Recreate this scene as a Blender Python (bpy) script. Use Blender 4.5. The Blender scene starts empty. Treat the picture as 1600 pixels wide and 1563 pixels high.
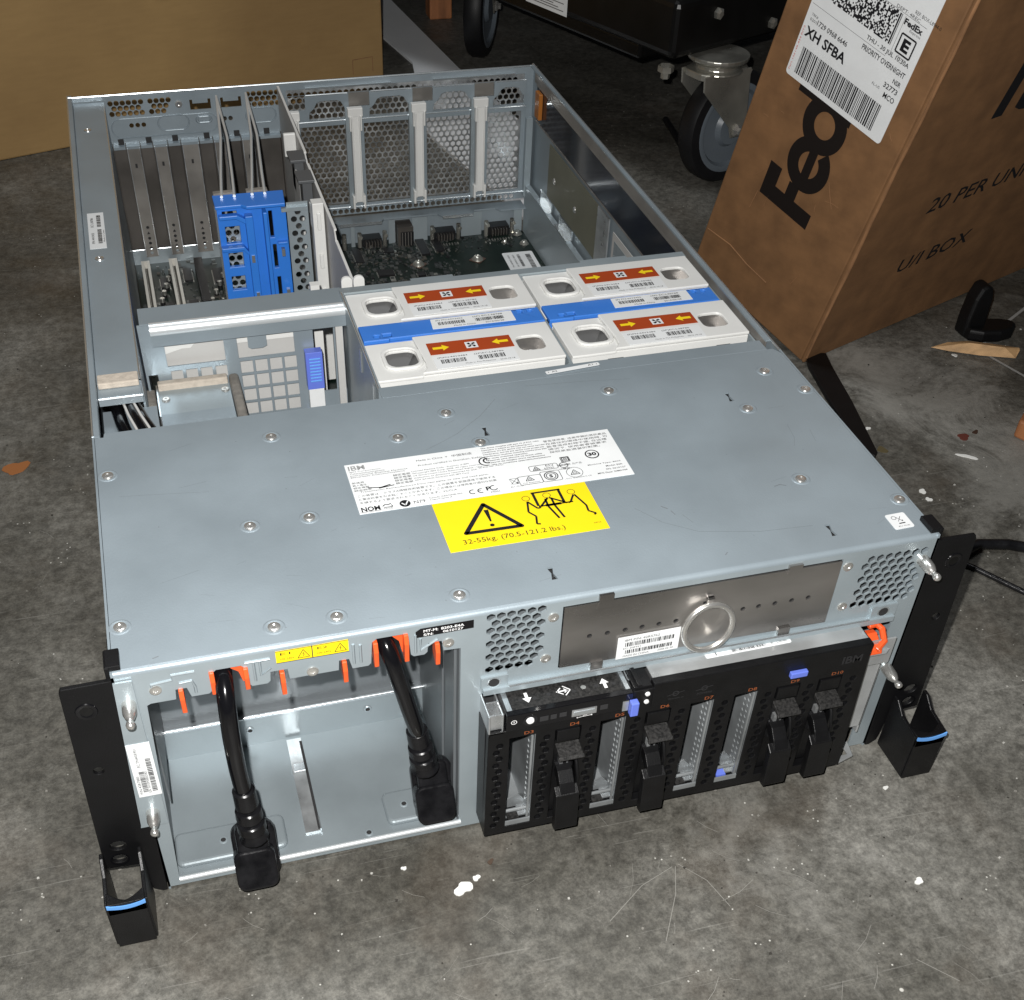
import bpy, math, random, bmesh
from mathutils import Vector, Matrix
from mathutils.geometry import delaunay_2d_cdt
random.seed(7)
S = 0.001
SC = bpy.context.scene
COL = SC.collection
R = math.radians

# ------------------------------------------------------------------ camera
cd = bpy.data.cameras.new('camera'); cam = bpy.data.objects.new('camera', cd); COL.objects.link(cam)
cam.location = (0.0554124, -0.4255095, 0.5762428)
cam.rotation_mode = 'XYZ'; cam.rotation_euler = (0.7978, -0.0255, -0.2723)
cd.sensor_width = 36; cd.lens = 1873.31 / 1600 * 36
cd.shift_x = (800 - 765.6) / 1600; cd.shift_y = (1022.37 - 781.5) / 1600
cd.clip_start = 0.01; cd.clip_end = 60
SC.camera = cam
# ------------------------------------------------------------------ world, lamps, exposure
wd = bpy.data.worlds.new('World'); SC.world = wd; wd.use_nodes = True
bg = wd.node_tree.nodes['Background']; bg.inputs[0].default_value = (0.62, 0.66, 0.72, 1); bg.inputs[1].default_value = 0.03
fl = bpy.data.lights.new('phone_flash', 'POINT'); fl.energy = 38; fl.color = (1, 0.985, 0.96); fl.shadow_soft_size = 0.004
flo = bpy.data.objects.new('phone_flash', fl); flo.location = (0.041, -0.408, 0.597); COL.objects.link(flo)
ar = bpy.data.lights.new('garage_ceiling_lamp', 'AREA'); ar.shape = 'RECTANGLE'; ar.size = 0.9; ar.size_y = 0.4; ar.energy = 13; ar.color = (0.95, 0.98, 1.0)  # added fill from above for unseen ambient light, no lamp seen there
aro = bpy.data.objects.new('garage_ceiling_lamp', ar); COL.objects.link(aro); aro.location = (0.15, 0.75, 2.3)
aro.rotation_euler = (Vector((0.25, 0.9, 0)) - Vector(aro.location)).to_track_quat('-Z', 'Y').to_euler()
SC.view_settings.view_transform = 'Standard'; SC.view_settings.look = 'None'; SC.view_settings.exposure = 0.0; SC.view_settings.gamma = 1
SC.render.engine = 'CYCLES'

# ------------------------------------------------------------------ materials
def mat(name, col, rough=0.5, metal=0.0, var=0.0, vs=40, bump=0.0, bs=400, rv=0.0, coat=0.0, stretch=None, col2=None, det=6):
    m = bpy.data.materials.new(name); m.use_nodes = True; nt = m.node_tree; N = nt.nodes; L = nt.links
    p = N['Principled BSDF']
    p.inputs['Base Color'].default_value = (*col, 1); p.inputs['Roughness'].default_value = rough; p.inputs['Metallic'].default_value = metal
    if coat: p.inputs['Coat Weight'].default_value = coat
    if max(col) < 0.02 and rough > .2: p.inputs['Specular IOR Level'].default_value = 0.34
    if var or bump or rv:
        tc = N.new('ShaderNodeTexCoord'); mp = N.new('ShaderNodeMapping'); L.new(tc.outputs['Object'], mp.inputs[0])
        if stretch: mp.inputs['Scale'].default_value = stretch
        n = N.new('ShaderNodeTexNoise'); n.inputs['Scale'].default_value = vs; n.inputs['Detail'].default_value = det; L.new(mp.outputs[0], n.inputs['Vector'])
        if var:
            r = N.new('ShaderNodeValToRGB'); L.new(n.outputs['Fac'], r.inputs[0])
            c2 = col2 or [min(1, c * (1 + var)) for c in col]; c1 = [c * (1 - var) for c in col] if not col2 else col
            r.color_ramp.elements[0].position = 0.32; r.color_ramp.elements[1].position = 0.68
            r.color_ramp.elements[0].color = (*c1, 1); r.color_ramp.elements[1].color = (*c2, 1)
            L.new(r.outputs[0], p.inputs['Base Color'])
        if rv:
            mr = N.new('ShaderNodeMapRange'); L.new(n.outputs['Fac'], mr.inputs[0])
            mr.inputs[1].default_value = .3; mr.inputs[2].default_value = .7
            mr.inputs[3].default_value = rough - rv; mr.inputs[4].default_value = rough + rv; L.new(mr.outputs[0], p.inputs['Roughness'])
        if bump:
            n2 = N.new('ShaderNodeTexNoise'); n2.inputs['Scale'].default_value = bs; n2.inputs['Detail'].default_value = 3; L.new(mp.outputs[0], n2.inputs['Vector'])
            b = N.new('ShaderNodeBump'); b.inputs['Strength'].default_value = bump; b.inputs['Distance'].default_value = 0.0004
            L.new(n2.outputs['Fac'], b.inputs['Height']); L.new(b.outputs[0], p.inputs['Normal'])
    return m

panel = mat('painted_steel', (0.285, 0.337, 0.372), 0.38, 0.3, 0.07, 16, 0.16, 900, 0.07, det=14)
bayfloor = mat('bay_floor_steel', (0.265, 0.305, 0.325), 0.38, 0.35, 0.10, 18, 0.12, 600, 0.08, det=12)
steel = mat('zinc_steel', (0.345, 0.40, 0.428), 0.36, 0.4, 0.07, 22, 0.1, 700, 0.08)
edge = mat('bare_steel_edge', (0.72, 0.77, 0.80), 0.26, 0.85, 0.05, 60)
traym = mat('tray_metal', (0.34, 0.36, 0.37), 0.36, 0.55, 0.30, 34, 0.3, 60)
lidm = mat('lid_metal', (0.50, 0.515, 0.52), 0.36, 0.6, 0.22, 26, 0.2, 200, 0.12, det=10)
silver = mat('galvanised_metal', (0.62, 0.64, 0.65), 0.33, 0.8, 0.14, 70, 0.25, 260, 0.12)
polish = mat('polished_plate', (0.40, 0.385, 0.37), 0.30, 0.92, 0.34, 7, 0.12, 120, 0.12, stretch=(1, 1, 2.6), det=7)  # stretched colour noise stands in for streaked reflections
shiny = mat('nickel', (0.74, 0.73, 0.70), 0.27, 0.85)
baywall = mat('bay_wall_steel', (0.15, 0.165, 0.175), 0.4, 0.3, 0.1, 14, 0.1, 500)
rollm = mat('rolled_edge', (0.74, 0.78, 0.80), 0.30, 0.45, 0.03, 30)
brownsteel = mat('dull_brown_steel', (0.115, 0.105, 0.095), 0.45, 0.5, 0.15, 25, 0.1, 400, 0.1)
brownlight = mat('worn_brown_steel', (0.27, 0.255, 0.235), 0.40, 0.5, 0.18, 30, 0.1, 400, 0.1)
black = mat('black_plastic', (0.0045, 0.0045, 0.005), 0.38, 0, 0.25, 90, 0.35, 1500)
blackm = mat('black_matte', (0.0035, 0.0035, 0.004), 0.48, 0, 0.2, 60, 0.2, 1200)
blackg = mat('black_gloss', (0.004, 0.004, 0.005), 0.14, 0, 0, 10, 0.05, 300)
rubber = mat('black_rubber', (0.007, 0.007, 0.008), 0.26, 0, 0.3, 120, 0.6, 200, 0.1)
dusty = mat('dusty_black', (0.007, 0.007, 0.007), 0.5, 0, 0.5, 700, 0.5, 900, col2=(0.034, 0.033, 0.032))
white = mat('white_plastic', (0.70, 0.70, 0.68), 0.38, 0, 0.03, 30)
ivory = mat('ivory_plastic', (0.62, 0.60, 0.54), 0.4)
paper = mat('white_paper', (0.74, 0.755, 0.76), 0.45, 0, 0.03, 60)
greyw = mat('light_grey_panel', (0.48, 0.475, 0.46), 0.5, 0, 0.05, 20)
ink = mat('black_ink', (0.012, 0.012, 0.014), 0.45)
greyink = mat('grey_ink', (0.12, 0.12, 0.12), 0.5)
whiteink = mat('white_ink', (0.8, 0.8, 0.8), 0.4)
bluep = mat('blue_plastic', (0.032, 0.19, 0.66), 0.38, 0, 0.05, 30)
blueb = mat('bright_blue_plastic', (0.045, 0.19, 0.62), 0.36, 0, 0.05, 30)
violet = mat('periwinkle_plastic', (0.13, 0.19, 0.66), 0.38)
skyb = mat('light_blue_plastic', (0.13, 0.36, 0.80), 0.36)
orange = mat('orange_plastic', (0.72, 0.095, 0.022), 0.35)
orlabel = mat('orange_label', (0.36, 0.052, 0.010), 0.42, 0, 0.05, 40)
orink = mat('orange_ink', (0.26, 0.075, 0.025), 0.5)
yellow = mat('yellow_label', (0.84, 0.63, 0.008), 0.4, 0, 0.02, 50)
yellowink = mat('yellow_ink', (0.9, 0.65, 0.01), 0.45)
khaki = mat('khaki_insulator', (0.15, 0.15, 0.11), 0.5, 0, 0.06, 40)
film = mat('dark_film', (0.012, 0.015, 0.024), 0.12, 0, 0.4, 14, 0.1, 40)
pcb = mat('dark_circuit_board', (0.006, 0.013, 0.010), 0.35, 0, 0.3, 60)
chipm = mat('chip_black', (0.012, 0.012, 0.013), 0.4)
solder = mat('solder', (0.45, 0.45, 0.42), 0.3, 0.8)
tan = mat('capacitor_tan', (0.06, 0.055, 0.045), 0.5)
chipg = mat('chip_grey', (0.035, 0.04, 0.04), 0.4)
lead = mat('lead_grey', (0.12, 0.125, 0.12), 0.35, 0.6)
foam = mat('foam_strip', (0.50, 0.44, 0.37), 0.9, 0, 0.12, 200, 0.8, 900)
foamd = mat('grey_gasket', (0.19, 0.175, 0.155), 0.8, 0, 0.2, 180, 0.8, 700)
copper = mat('copper_pad', (0.22, 0.14, 0.11), 0.35, 0.7)
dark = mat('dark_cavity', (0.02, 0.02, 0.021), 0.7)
wheelg = mat('grey_wheel', (0.12, 0.142, 0.165), 0.38, 0, 0.05, 40)
tyre = mat('black_tyre', (0.008, 0.008, 0.009), 0.5, 0, 0.2, 40)
chrome = mat('zinc_caster', (0.50, 0.49, 0.44), 0.30, 0.8, 0.2, 26, 0.35, 90, 0.1)
cartm = mat('cart_black', (0.005, 0.005, 0.005), 0.3, 0, 0.3, 30, 0.2, 60)
wood = mat('pale_wood', (0.50, 0.31, 0.15), 0.6, 0, 0.25, 60, 0.5, 300, stretch=(0.25, 3, 3))
woodo = mat('orange_wood', (0.33, 0.13, 0.05), 0.6, 0, 0.25, 60, 0.4, 200, stretch=(2, 2, 0.3))
patchw = mat('white_board', (0.80, 0.82, 0.84), 0.5, 0, 0.04, 12)
chipw = mat('white_paint_chip', (0.75, 0.75, 0.72), 0.6)
rust = mat('rusty_fleck', (0.30, 0.11, 0.03), 0.8)
red = mat('red_print', (0.55, 0.05, 0.03), 0.5)
scr = mat('scratch_mark', (0.17, 0.19, 0.205), 0.5)

def cardboard(name, c1, c2, vs=14):
    m = mat(name, c1, 0.78, 0, 0.1, vs, 0.35, 160, col2=c2, det=12); nt = m.node_tree; N = nt.nodes; L = nt.links
    p = N['Principled BSDF']; tc = N.new('ShaderNodeTexCoord'); mp = N.new('ShaderNodeMapping'); mp.inputs['Scale'].default_value = (40, 40, 260)
    n = N.new('ShaderNodeTexNoise'); n.inputs['Scale'].default_value = 1; n.inputs['Detail'].default_value = 8
    L.new(tc.outputs['Object'], mp.inputs[0]); L.new(mp.outputs[0], n.inputs['Vector'])
    mx = N.new('ShaderNodeMix'); mx.data_type = 'RGBA'; mx.blend_type = 'MULTIPLY'; mx.inputs[0].default_value = 0.22
    old = p.inputs['Base Color'].links[0].from_socket
    r = N.new('ShaderNodeValToRGB'); L.new(n.outputs['Fac'], r.inputs[0]); r.color_ramp.elements[0].position = .3; r.color_ramp.elements[0].color = (.7, .68, .66, 1); r.color_ramp.elements[1].position = .7
    L.new(old, mx.inputs[6]); L.new(r.outputs[0], mx.inputs[7]); L.new(mx.outputs[2], p.inputs['Base Color'])
    return m
card = cardboard('brown_cardboard', (0.155, 0.076, 0.030), (0.225, 0.112, 0.045), 45)
cardl = cardboard('tan_cardboard', (0.30, 0.185, 0.072), (0.43, 0.275, 0.110), 5)
carde = mat('cardboard_edge', (0.25, 0.125, 0.055), 0.8, 0, 0.2, 60, 0.5, 300)

def concrete():
    m = bpy.data.materials.new('concrete'); m.use_nodes = True; nt = m.node_tree; N = nt.nodes; L = nt.links
    p = N['Principled BSDF']; tc = N.new('ShaderNodeTexCoord')
    def noise(sc, det, rgh=.6, st=None, rot=0, dist=0):
        n = N.new('ShaderNodeTexNoise'); n.inputs['Scale'].default_value = sc; n.inputs['Detail'].default_value = det; n.inputs['Roughness'].default_value = rgh; n.inputs['Distortion'].default_value = dist
        mp = N.new('ShaderNodeMapping'); L.new(tc.outputs['Object'], mp.inputs[0])
        if st: mp.inputs['Scale'].default_value = st
        mp.inputs['Rotation'].default_value = (0, 0, rot); L.new(mp.outputs[0], n.inputs['Vector']); return n.outputs['Fac']
    def ramp(f, stops):
        r = N.new('ShaderNodeValToRGB'); L.new(f, r.inputs[0]); e = r.color_ramp.elements
        while len(e) < len(stops): e.new(0.5)
        for i, (q, c) in enumerate(stops): e[i].position = q; e[i].color = (*c, 1)
        return r.outputs[0]
    def mix(a, b, f, mode='MIX'):
        x = N.new('ShaderNodeMix'); x.data_type = 'RGBA'; x.blend_type = mode
        L.new(a, x.inputs[6]); L.new(b, x.inputs[7])
        if isinstance(f, float): x.inputs[0].default_value = f
        else: L.new(f, x.inputs[0])
        return x.outputs[2]
    base = ramp(noise(3.4, 9, .60, dist=.8), [(0.36, (0.066, 0.062, 0.052)), (0.5, (0.112, 0.107, 0.093)), (0.62, (0.176, 0.170, 0.152))])
    mid = ramp(noise(15, 13, .74, dist=1.3), [(0.38, (0.50, 0.49, 0.46)), (0.50, (.88, .88, .87)), (0.58, (1.16, 1.16, 1.16))])
    c = mix(base, mid, 0.5, 'MULTIPLY')
    fine = ramp(noise(120, 10, .78), [(0.40, (0.36, 0.355, 0.34)), (0.51, (.95, .95, .95)), (0.60, (1.5, 1.5, 1.5))])
    c = mix(c, fine, 0.62, 'MULTIPLY')
    grain = ramp(noise(520, 4, .7), [(0.34, (0.55, 0.55, 0.55)), (0.6, (1.08, 1.08, 1.08))])
    c = mix(c, grain, 0.6, 'MULTIPLY')
    brown = ramp(noise(9, 6, .6), [(0.0, (0, 0, 0)), (0.54, (0, 0, 0)), (0.66, (1, 1, 1))])
    bc = N.new('ShaderNodeRGB'); bc.outputs[0].default_value = (0.105, 0.075, 0.050, 1)
    def amt(f, k):
        m_ = N.new('ShaderNodeMath'); m_.operation = 'MULTIPLY'; L.new(f, m_.inputs[0]); m_.inputs[1].default_value = k; return m_.outputs[0]
    c = mix(c, bc.outputs[0], amt(brown, .18))
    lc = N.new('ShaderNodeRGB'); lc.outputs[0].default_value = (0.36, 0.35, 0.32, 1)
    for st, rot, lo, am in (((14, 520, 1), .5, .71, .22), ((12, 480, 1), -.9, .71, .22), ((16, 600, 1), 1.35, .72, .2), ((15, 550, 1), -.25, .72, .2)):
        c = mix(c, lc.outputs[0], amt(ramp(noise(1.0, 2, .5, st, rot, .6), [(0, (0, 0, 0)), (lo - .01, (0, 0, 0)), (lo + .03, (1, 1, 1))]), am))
    w = ramp(noise(4.4, 14, .80, dist=1.0), [(0, (0, 0, 0)), (0.545, (0, 0, 0)), (0.64, (1, 1, 1))])
    c = mix(c, lc.outputs[0], amt(w, .24))
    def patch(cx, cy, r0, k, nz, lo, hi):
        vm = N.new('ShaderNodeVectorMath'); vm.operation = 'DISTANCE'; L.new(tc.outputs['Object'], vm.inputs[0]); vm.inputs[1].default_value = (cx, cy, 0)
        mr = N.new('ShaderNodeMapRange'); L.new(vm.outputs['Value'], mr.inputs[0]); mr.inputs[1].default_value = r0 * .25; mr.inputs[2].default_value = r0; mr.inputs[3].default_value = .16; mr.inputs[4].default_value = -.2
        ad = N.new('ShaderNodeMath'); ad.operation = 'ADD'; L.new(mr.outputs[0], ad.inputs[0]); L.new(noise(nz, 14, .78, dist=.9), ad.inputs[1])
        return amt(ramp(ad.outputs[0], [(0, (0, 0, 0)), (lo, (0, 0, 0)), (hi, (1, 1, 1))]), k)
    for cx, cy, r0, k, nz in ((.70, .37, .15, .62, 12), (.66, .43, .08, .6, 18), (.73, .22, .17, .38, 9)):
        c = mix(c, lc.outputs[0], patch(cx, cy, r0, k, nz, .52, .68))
    dk = N.new('ShaderNodeRGB'); dk.outputs[0].default_value = (0.035, 0.032, 0.026, 1)
    dirt = ramp(noise(7.5, 14, .80, dist=.7), [(0, (0, 0, 0)), (0.58, (0, 0, 0)), (0.68, (1, 1, 1))])
    c = mix(c, dk.outputs[0], amt(dirt, .3))
    wc = N.new('ShaderNodeRGB'); wc.outputs[0].default_value = (0.50, 0.49, 0.45, 1)
    for sc, th, gs, g0, col_ in ((58, .05, 23, .63, wc), (210, .09, 31, .60, wc), (170, .09, 17, .62, dk)):
        v = N.new('ShaderNodeTexVoronoi'); v.inputs['Scale'].default_value = sc; L.new(tc.outputs['Object'], v.inputs['Vector'])
        sp = ramp(v.outputs['Distance'], [(0.0, (1, 1, 1)), (th, (1, 1, 1)), (th * 1.6, (0, 0, 0))])
        gate = ramp(noise(gs, 2), [(0.0, (0, 0, 0)), (g0, (0, 0, 0)), (g0 + .03, (1, 1, 1))])
        c = mix(c, col_.outputs[0], mix(sp, gate, 1.0, 'MULTIPLY'))
    L.new(c, p.inputs['Base Color'])
    rr = ramp(noise(16, 6), [(0.3, (.38, .38, .38)), (0.7, (.68, .68, .68))]); L.new(rr, p.inputs['Roughness'])
    b = N.new('ShaderNodeBump'); b.inputs['Strength'].default_value = .35; b.inputs['Distance'].default_value = .0012
    bm_ = N.new('ShaderNodeMath'); bm_.operation = 'ADD'; L.new(noise(150, 8, .7), bm_.inputs[0]); L.new(noise(20, 6, .6), bm_.inputs[1]); L.new(bm_.outputs[0], b.inputs['Height'])
    L.new(b.outputs[0], p.inputs['Normal']); return m
concretem = concrete()

# ------------------------------------------------------------------ geometry helpers (all in millimetres)
def V(*a): return Vector(a)
class FR:
    def __init__(s, o, u, v):
        s.o = Vector(o); s.u = Vector(u).normalized(); s.v = Vector(v).normalized(); s.w = s.u.cross(s.v).normalized()
    def p(s, a, b, c=0.0): return s.o + s.u * a + s.v * b + s.w * c
    def rot(s, ang, a=0, b=0):
        c, n = math.cos(ang), math.sin(ang); return FR(s.p(a, b), s.u * c + s.v * n, s.v * c - s.u * n)
    def up(s, d): return FR(s.p(0, 0, d), s.u, s.v)
def FRONT(y=0): return FR((0, y, 0), (1, 0, 0), (0, 0, 1))          # w = -y (towards the viewer)
def TOP(z=0): return FR((0, 0, z), (1, 0, 0), (0, 1, 0))            # w = +z
def LEFTF(x=0): return FR((x, 0, 0), (0, -1, 0), (0, 0, 1))         # w = -x ; u = -y
def RIGHTF(x=0): return FR((x, 0, 0), (0, 1, 0), (0, 0, 1))         # w = +x ; u = y

W = {}
def wpos(o): return W.get(o.name, Vector((0, 0, 0)))
_tc = {}
def textgeo(s, bold=0.0):
    k = (s, bold)
    if k not in _tc:
        cu = bpy.data.curves.new('t', 'FONT'); cu.body = s; cu.size = 1; cu.resolution_u = 2; cu.offset = bold
        ob = bpy.data.objects.new('t', cu); me = ob.to_mesh()
        vs = [(v.co.x, v.co.y) for v in me.vertices]; fs = [tuple(p.vertices) for p in me.polygons]
        ob.to_mesh_clear(); bpy.data.objects.remove(ob); bpy.data.curves.remove(cu)
        if vs:
            x0 = min(v[0] for v in vs); x1 = max(v[0] for v in vs); y0 = min(v[1] for v in vs); y1 = max(v[1] for v in vs)
            vs = [((x - x0) / max(1e-6, x1 - x0), (y - y0) / max(1e-6, y1 - y0)) for x, y in vs]
            _tc[k] = (vs, fs, (x1 - x0) / max(1e-6, y1 - y0))
        else: _tc[k] = ([], [], 1)
    return _tc[k]

class B:
    def __init__(s): s.v = []; s.f = []; s.m = []; s.mi = 0; s.mats = []
    def use(s, m):
        if m not in s.mats: s.mats.append(m)
        s.mi = s.mats.index(m); return s
    def add(s, vs, fs):
        n = len(s.v); s.v += [Vector(v) for v in vs]
        for f in fs: s.f.append([i + n for i in f]); s.m.append(s.mi)
        return s
    def box(s, x0, x1, y0, y1, z0, z1):
        x0, x1 = sorted((x0, x1)); y0, y1 = sorted((y0, y1)); z0, z1 = sorted((z0, z1))
        return s.fbox(TOP(0), x0, x1, y0, y1, z0, z1)
    def fbox(s, fr, a0, a1, b0, b1, c0, c1):
        vs = [fr.p(a, b, c) for c in (c0, c1) for b in (b0, b1) for a in (a0, a1)]
        return s.add(vs, [(0, 2, 3, 1), (4, 5, 7, 6), (0, 1, 5, 4), (2, 6, 7, 3), (0, 4, 6, 2), (1, 3, 7, 5)])
    def prism(s, fr, pts, c0, c1):
        n = len(pts); a = sum(pts[i][0] * pts[(i + 1) % n][1] - pts[(i + 1) % n][0] * pts[i][1] for i in range(n))
        if a < 0: pts = pts[::-1]
        vs = [fr.p(x, y, c0) for x, y in pts] + [fr.p(x, y, c1) for x, y in pts]
        return s.add(vs, [tuple(range(n - 1, -1, -1)), tuple(range(n, 2 * n))] + [(i, (i + 1) % n, n + (i + 1) % n, n + i) for i in range(n)])
    def face(s, fr, pts, c=0.0):
        n = len(pts); a = sum(pts[i][0] * pts[(i + 1) % n][1] - pts[(i + 1) % n][0] * pts[i][1] for i in range(n))
        if a < 0: pts = pts[::-1]
        return s.add([fr.p(x, y, c) for x, y in pts], [tuple(range(n))])
    def rect(s, fr, a0, a1, b0, b1, c=0.0): return s.face(fr, [(a0, b0), (a1, b0), (a1, b1), (a0, b1)], c)
    def ring(s, fr, a, b, r0, r1, c=0.0, n=20, a0=0, a1=2 * math.pi):
        vs = []; full = abs(a1 - a0 - 2 * math.pi) < 1e-6; m = n if full else n + 1
        for i in range(m):
            t = a0 + (a1 - a0) * i / n; vs += [fr.p(a + r0 * math.cos(t), b + r0 * math.sin(t), c), fr.p(a + r1 * math.cos(t), b + r1 * math.sin(t), c)]
        return s.add(vs, [(2 * i, 2 * i + 1, 2 * ((i + 1) % m) + 1, 2 * ((i + 1) % m)) for i in range(n)])
    def disc(s, fr, a, b, r, c=0.0, n=16): return s.face(fr, [(a + r * math.cos(2 * math.pi * i / n), b + r * math.sin(2 * math.pi * i / n)) for i in range(n)], c)
    def line(s, fr, pts, w, c=0.0):
        for (x0, y0), (x1, y1) in zip(pts, pts[1:]):
            d = math.hypot(x1 - x0, y1 - y0) or 1; nx, ny = -(y1 - y0) / d * w / 2, (x1 - x0) / d * w / 2
            s.face(fr, [(x0 + nx, y0 + ny), (x0 - nx, y0 - ny), (x1 - nx, y1 - ny), (x1 + nx, y1 + ny)], c)
        return s
    def text(s, fr, t, a, b, w, h, ang=0.0, c=0.0, bold=0.0, shear=0.0, centre=False):
        vs, fs, asp = textgeo(t, bold)
        if w is None: w = h * asp
        ca, sa = math.cos(ang), math.sin(ang); out = []
        for x, y in vs:
            X = x * w - (w / 2 if centre else 0) + y * h * shear; Y = y * h
            out.append(fr.p(a + X * ca - Y * sa, b + X * sa + Y * ca, c))
        return s.add(out, fs)
    def barcode(s, fr, a0, a1, b0, b1, c=0.0, n=26):
        x = a0; k = (a1 - a0) / (n * 1.9)
        while x < a1 - k:
            w = k * random.choice((.6, .9, 1.5, 1.9)); s.rect(fr, x, min(a1, x + w), b0, b1, c); x += w + k * random.choice((.6, .8, 1.3))
        return s
    def cyl(s, p0, p1, r0, r1=None, n=16, cap=True):
        r1 = r0 if r1 is None else r1; p0 = Vector(p0); p1 = Vector(p1); d = (p1 - p0).normalized()
        u = d.orthogonal().normalized(); w = d.cross(u)
        vs = [p0 + (u * math.cos(2 * math.pi * i / n) + w * math.sin(2 * math.pi * i / n)) * r0 for i in range(n)]
        vs += [p1 + (u * math.cos(2 * math.pi * i / n) + w * math.sin(2 * math.pi * i / n)) * r1 for i in range(n)]
        fs = [(i, (i + 1) % n, n + (i + 1) % n, n + i) for i in range(n)]
        if cap: fs += [tuple(range(n - 1, -1, -1)), tuple(range(n, 2 * n))]
        return s.add(vs, fs)
    def lathe(s, p0, d, prof, n=20):
        p0 = Vector(p0); d = Vector(d).normalized(); u = d.orthogonal().normalized(); w = d.cross(u); vs = []
        for r, h in prof:
            for i in range(n):
                t = 2 * math.pi * i / n; vs.append(p0 + d * h + (u * math.cos(t) + w * math.sin(t)) * r)
        fs = []
        for k in range(len(prof) - 1):
            for i in range(n): fs.append((k * n + i, k * n + (i + 1) % n, (k + 1) * n + (i + 1) % n, (k + 1) * n + i))
        return s.add(vs, fs)
    def tube(s, pts, r, n=10, caps=True, rr=None):
        pts = [Vector(p) for p in pts]; vs = []; fs = []; u = None
        for i, p in enumerate(pts):
            d = (pts[min(i + 1, len(pts) - 1)] - pts[max(i - 1, 0)]).normalized()
            if u is None: u = d.orthogonal().normalized()
            u = (u - d * u.dot(d)).normalized(); w = d.cross(u); q = rr[i] if rr else r
            vs += [p + (u * math.cos(2 * math.pi * k / n) + w * math.sin(2 * math.pi * k / n)) * q for k in range(n)]
        for i in range(len(pts) - 1):
            for k in range(n): fs.append((i * n + k, i * n + (k + 1) % n, (i + 1) * n + (k + 1) % n, (i + 1) * n + k))
        if caps: fs += [tuple(range(n - 1, -1, -1)), tuple(range((len(pts) - 1) * n, len(pts) * n))]
        return s.add(vs, fs)
    def plate(s, fr, outer, holes, t):
        def ccw(P): return P if sum(P[i][0] * P[(i + 1) % len(P)][1] - P[(i + 1) % len(P)][0] * P[i][1] for i in range(len(P))) > 0 else P[::-1]
        outer = ccw(list(outer)); holes = [ccw(list(h)) for h in holes]
        allp = [Vector(p) for p in outer]; faces = [list(range(len(outer)))]
        for h in holes: faces.append(list(range(len(allp), len(allp) + len(h)))); allp += [Vector(p) for p in h]
        vv, _, ff, _, _, of = delaunay_2d_cdt(allp, [], faces, 1, 1e-5)
        keep = [f for f, o in zip(ff, of) if list(o) == [0]]
        n = len(vv)
        fs = []
        edges = {}
        for f in keep:
            a = sum(vv[f[i]].x * vv[f[(i + 1) % 3]].y - vv[f[(i + 1) % 3]].x * vv[f[i]].y for i in range(3))
            g = list(f) if a > 0 else list(f)[::-1]
            fs.append(tuple(g)); fs.append(tuple(i + n for i in g[::-1]))
            for i in range(3): edges[(g[i], g[(i + 1) % 3])] = 1
        for (a, b) in list(edges):
            if (b, a) not in edges: fs.append((b, a, a + n, b + n))
        return s.add([fr.p(p.x, p.y, 0) for p in vv] + [fr.p(p.x, p.y, -t) for p in vv], fs)
    def build(s, name, m=None, parent=None, at=None, smooth=None, bevel=0, seg=2, **kw):
        me = bpy.data.meshes.new(name); o = Vector((0, 0, 0)) if parent is None else wpos(parent)
        if at is not None: org = Vector(at)
        else: org = o.copy()
        me.from_pydata([tuple((v - org) * S) for v in s.v], [], s.f)
        for q in (s.mats or [m]): me.materials.append(q)
        if s.mats: me.polygons.foreach_set('material_index', s.m)
        ob = bpy.data.objects.new(name, me); COL.objects.link(ob); ob.location = (org - o) * S; W[ob.name] = org
        if parent is not None: ob.parent = parent
        if bevel:
            bv = ob.modifiers.new('bevel', 'BEVEL'); bv.width = bevel * S; bv.segments = seg; bv.limit_method = 'ANGLE'; bv.angle_limit = R(50)
        if smooth:
            me.polygons.foreach_set('use_smooth', [True] * len(me.polygons)); me.set_sharp_from_angle(angle=R(smooth))
        for k, v in kw.items(): ob[k] = v
        me.update(); return ob

def thing(name, label, cat, at=(0, 0, 0), group=None):
    o = bpy.data.objects.new(name, None); COL.objects.link(o); o.location = Vector(at) * S; o.empty_display_size = .05
    o['label'] = label; o['category'] = cat
    if group: o['group'] = group
    W[o.name] = Vector(at); return o
def tag(o, label, cat, group=None):
    o['label'] = label; o['category'] = cat
    if group: o['group'] = group
    return o
def copy_part(o, parent, at):       # a repeat of one part that shares its mesh
    c = o.copy(); COL.objects.link(c); c.parent = parent; c.location = (Vector(at) - wpos(parent)) * S; W[c.name] = Vector(at); return c
KIDS = {}
def copy_tree(o, parent=None, delta=None):
    c = o.copy(); COL.objects.link(c); c.parent = parent
    if delta is not None: c.location = o.location + Vector(delta) * S
    for ch in [k for k in bpy.data.objects if k.parent == o]: copy_tree(ch, c)
    return c
def inpoly(p, poly):
    x, y = p; r = False; n = len(poly)
    for i in range(n):
        x0, y0 = poly[i]; x1, y1 = poly[(i + 1) % n]
        if (y0 > y) != (y1 > y) and x < (x1 - x0) * (y - y0) / (y1 - y0) + x0: r = not r
    return r
def ngon(a, b, r, n=6, ph=math.pi / 6, sy=1.0): return [(a + r * math.cos(ph + 2 * math.pi * i / n), b + sy * r * math.sin(ph + 2 * math.pi * i / n)) for i in range(n)]
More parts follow.
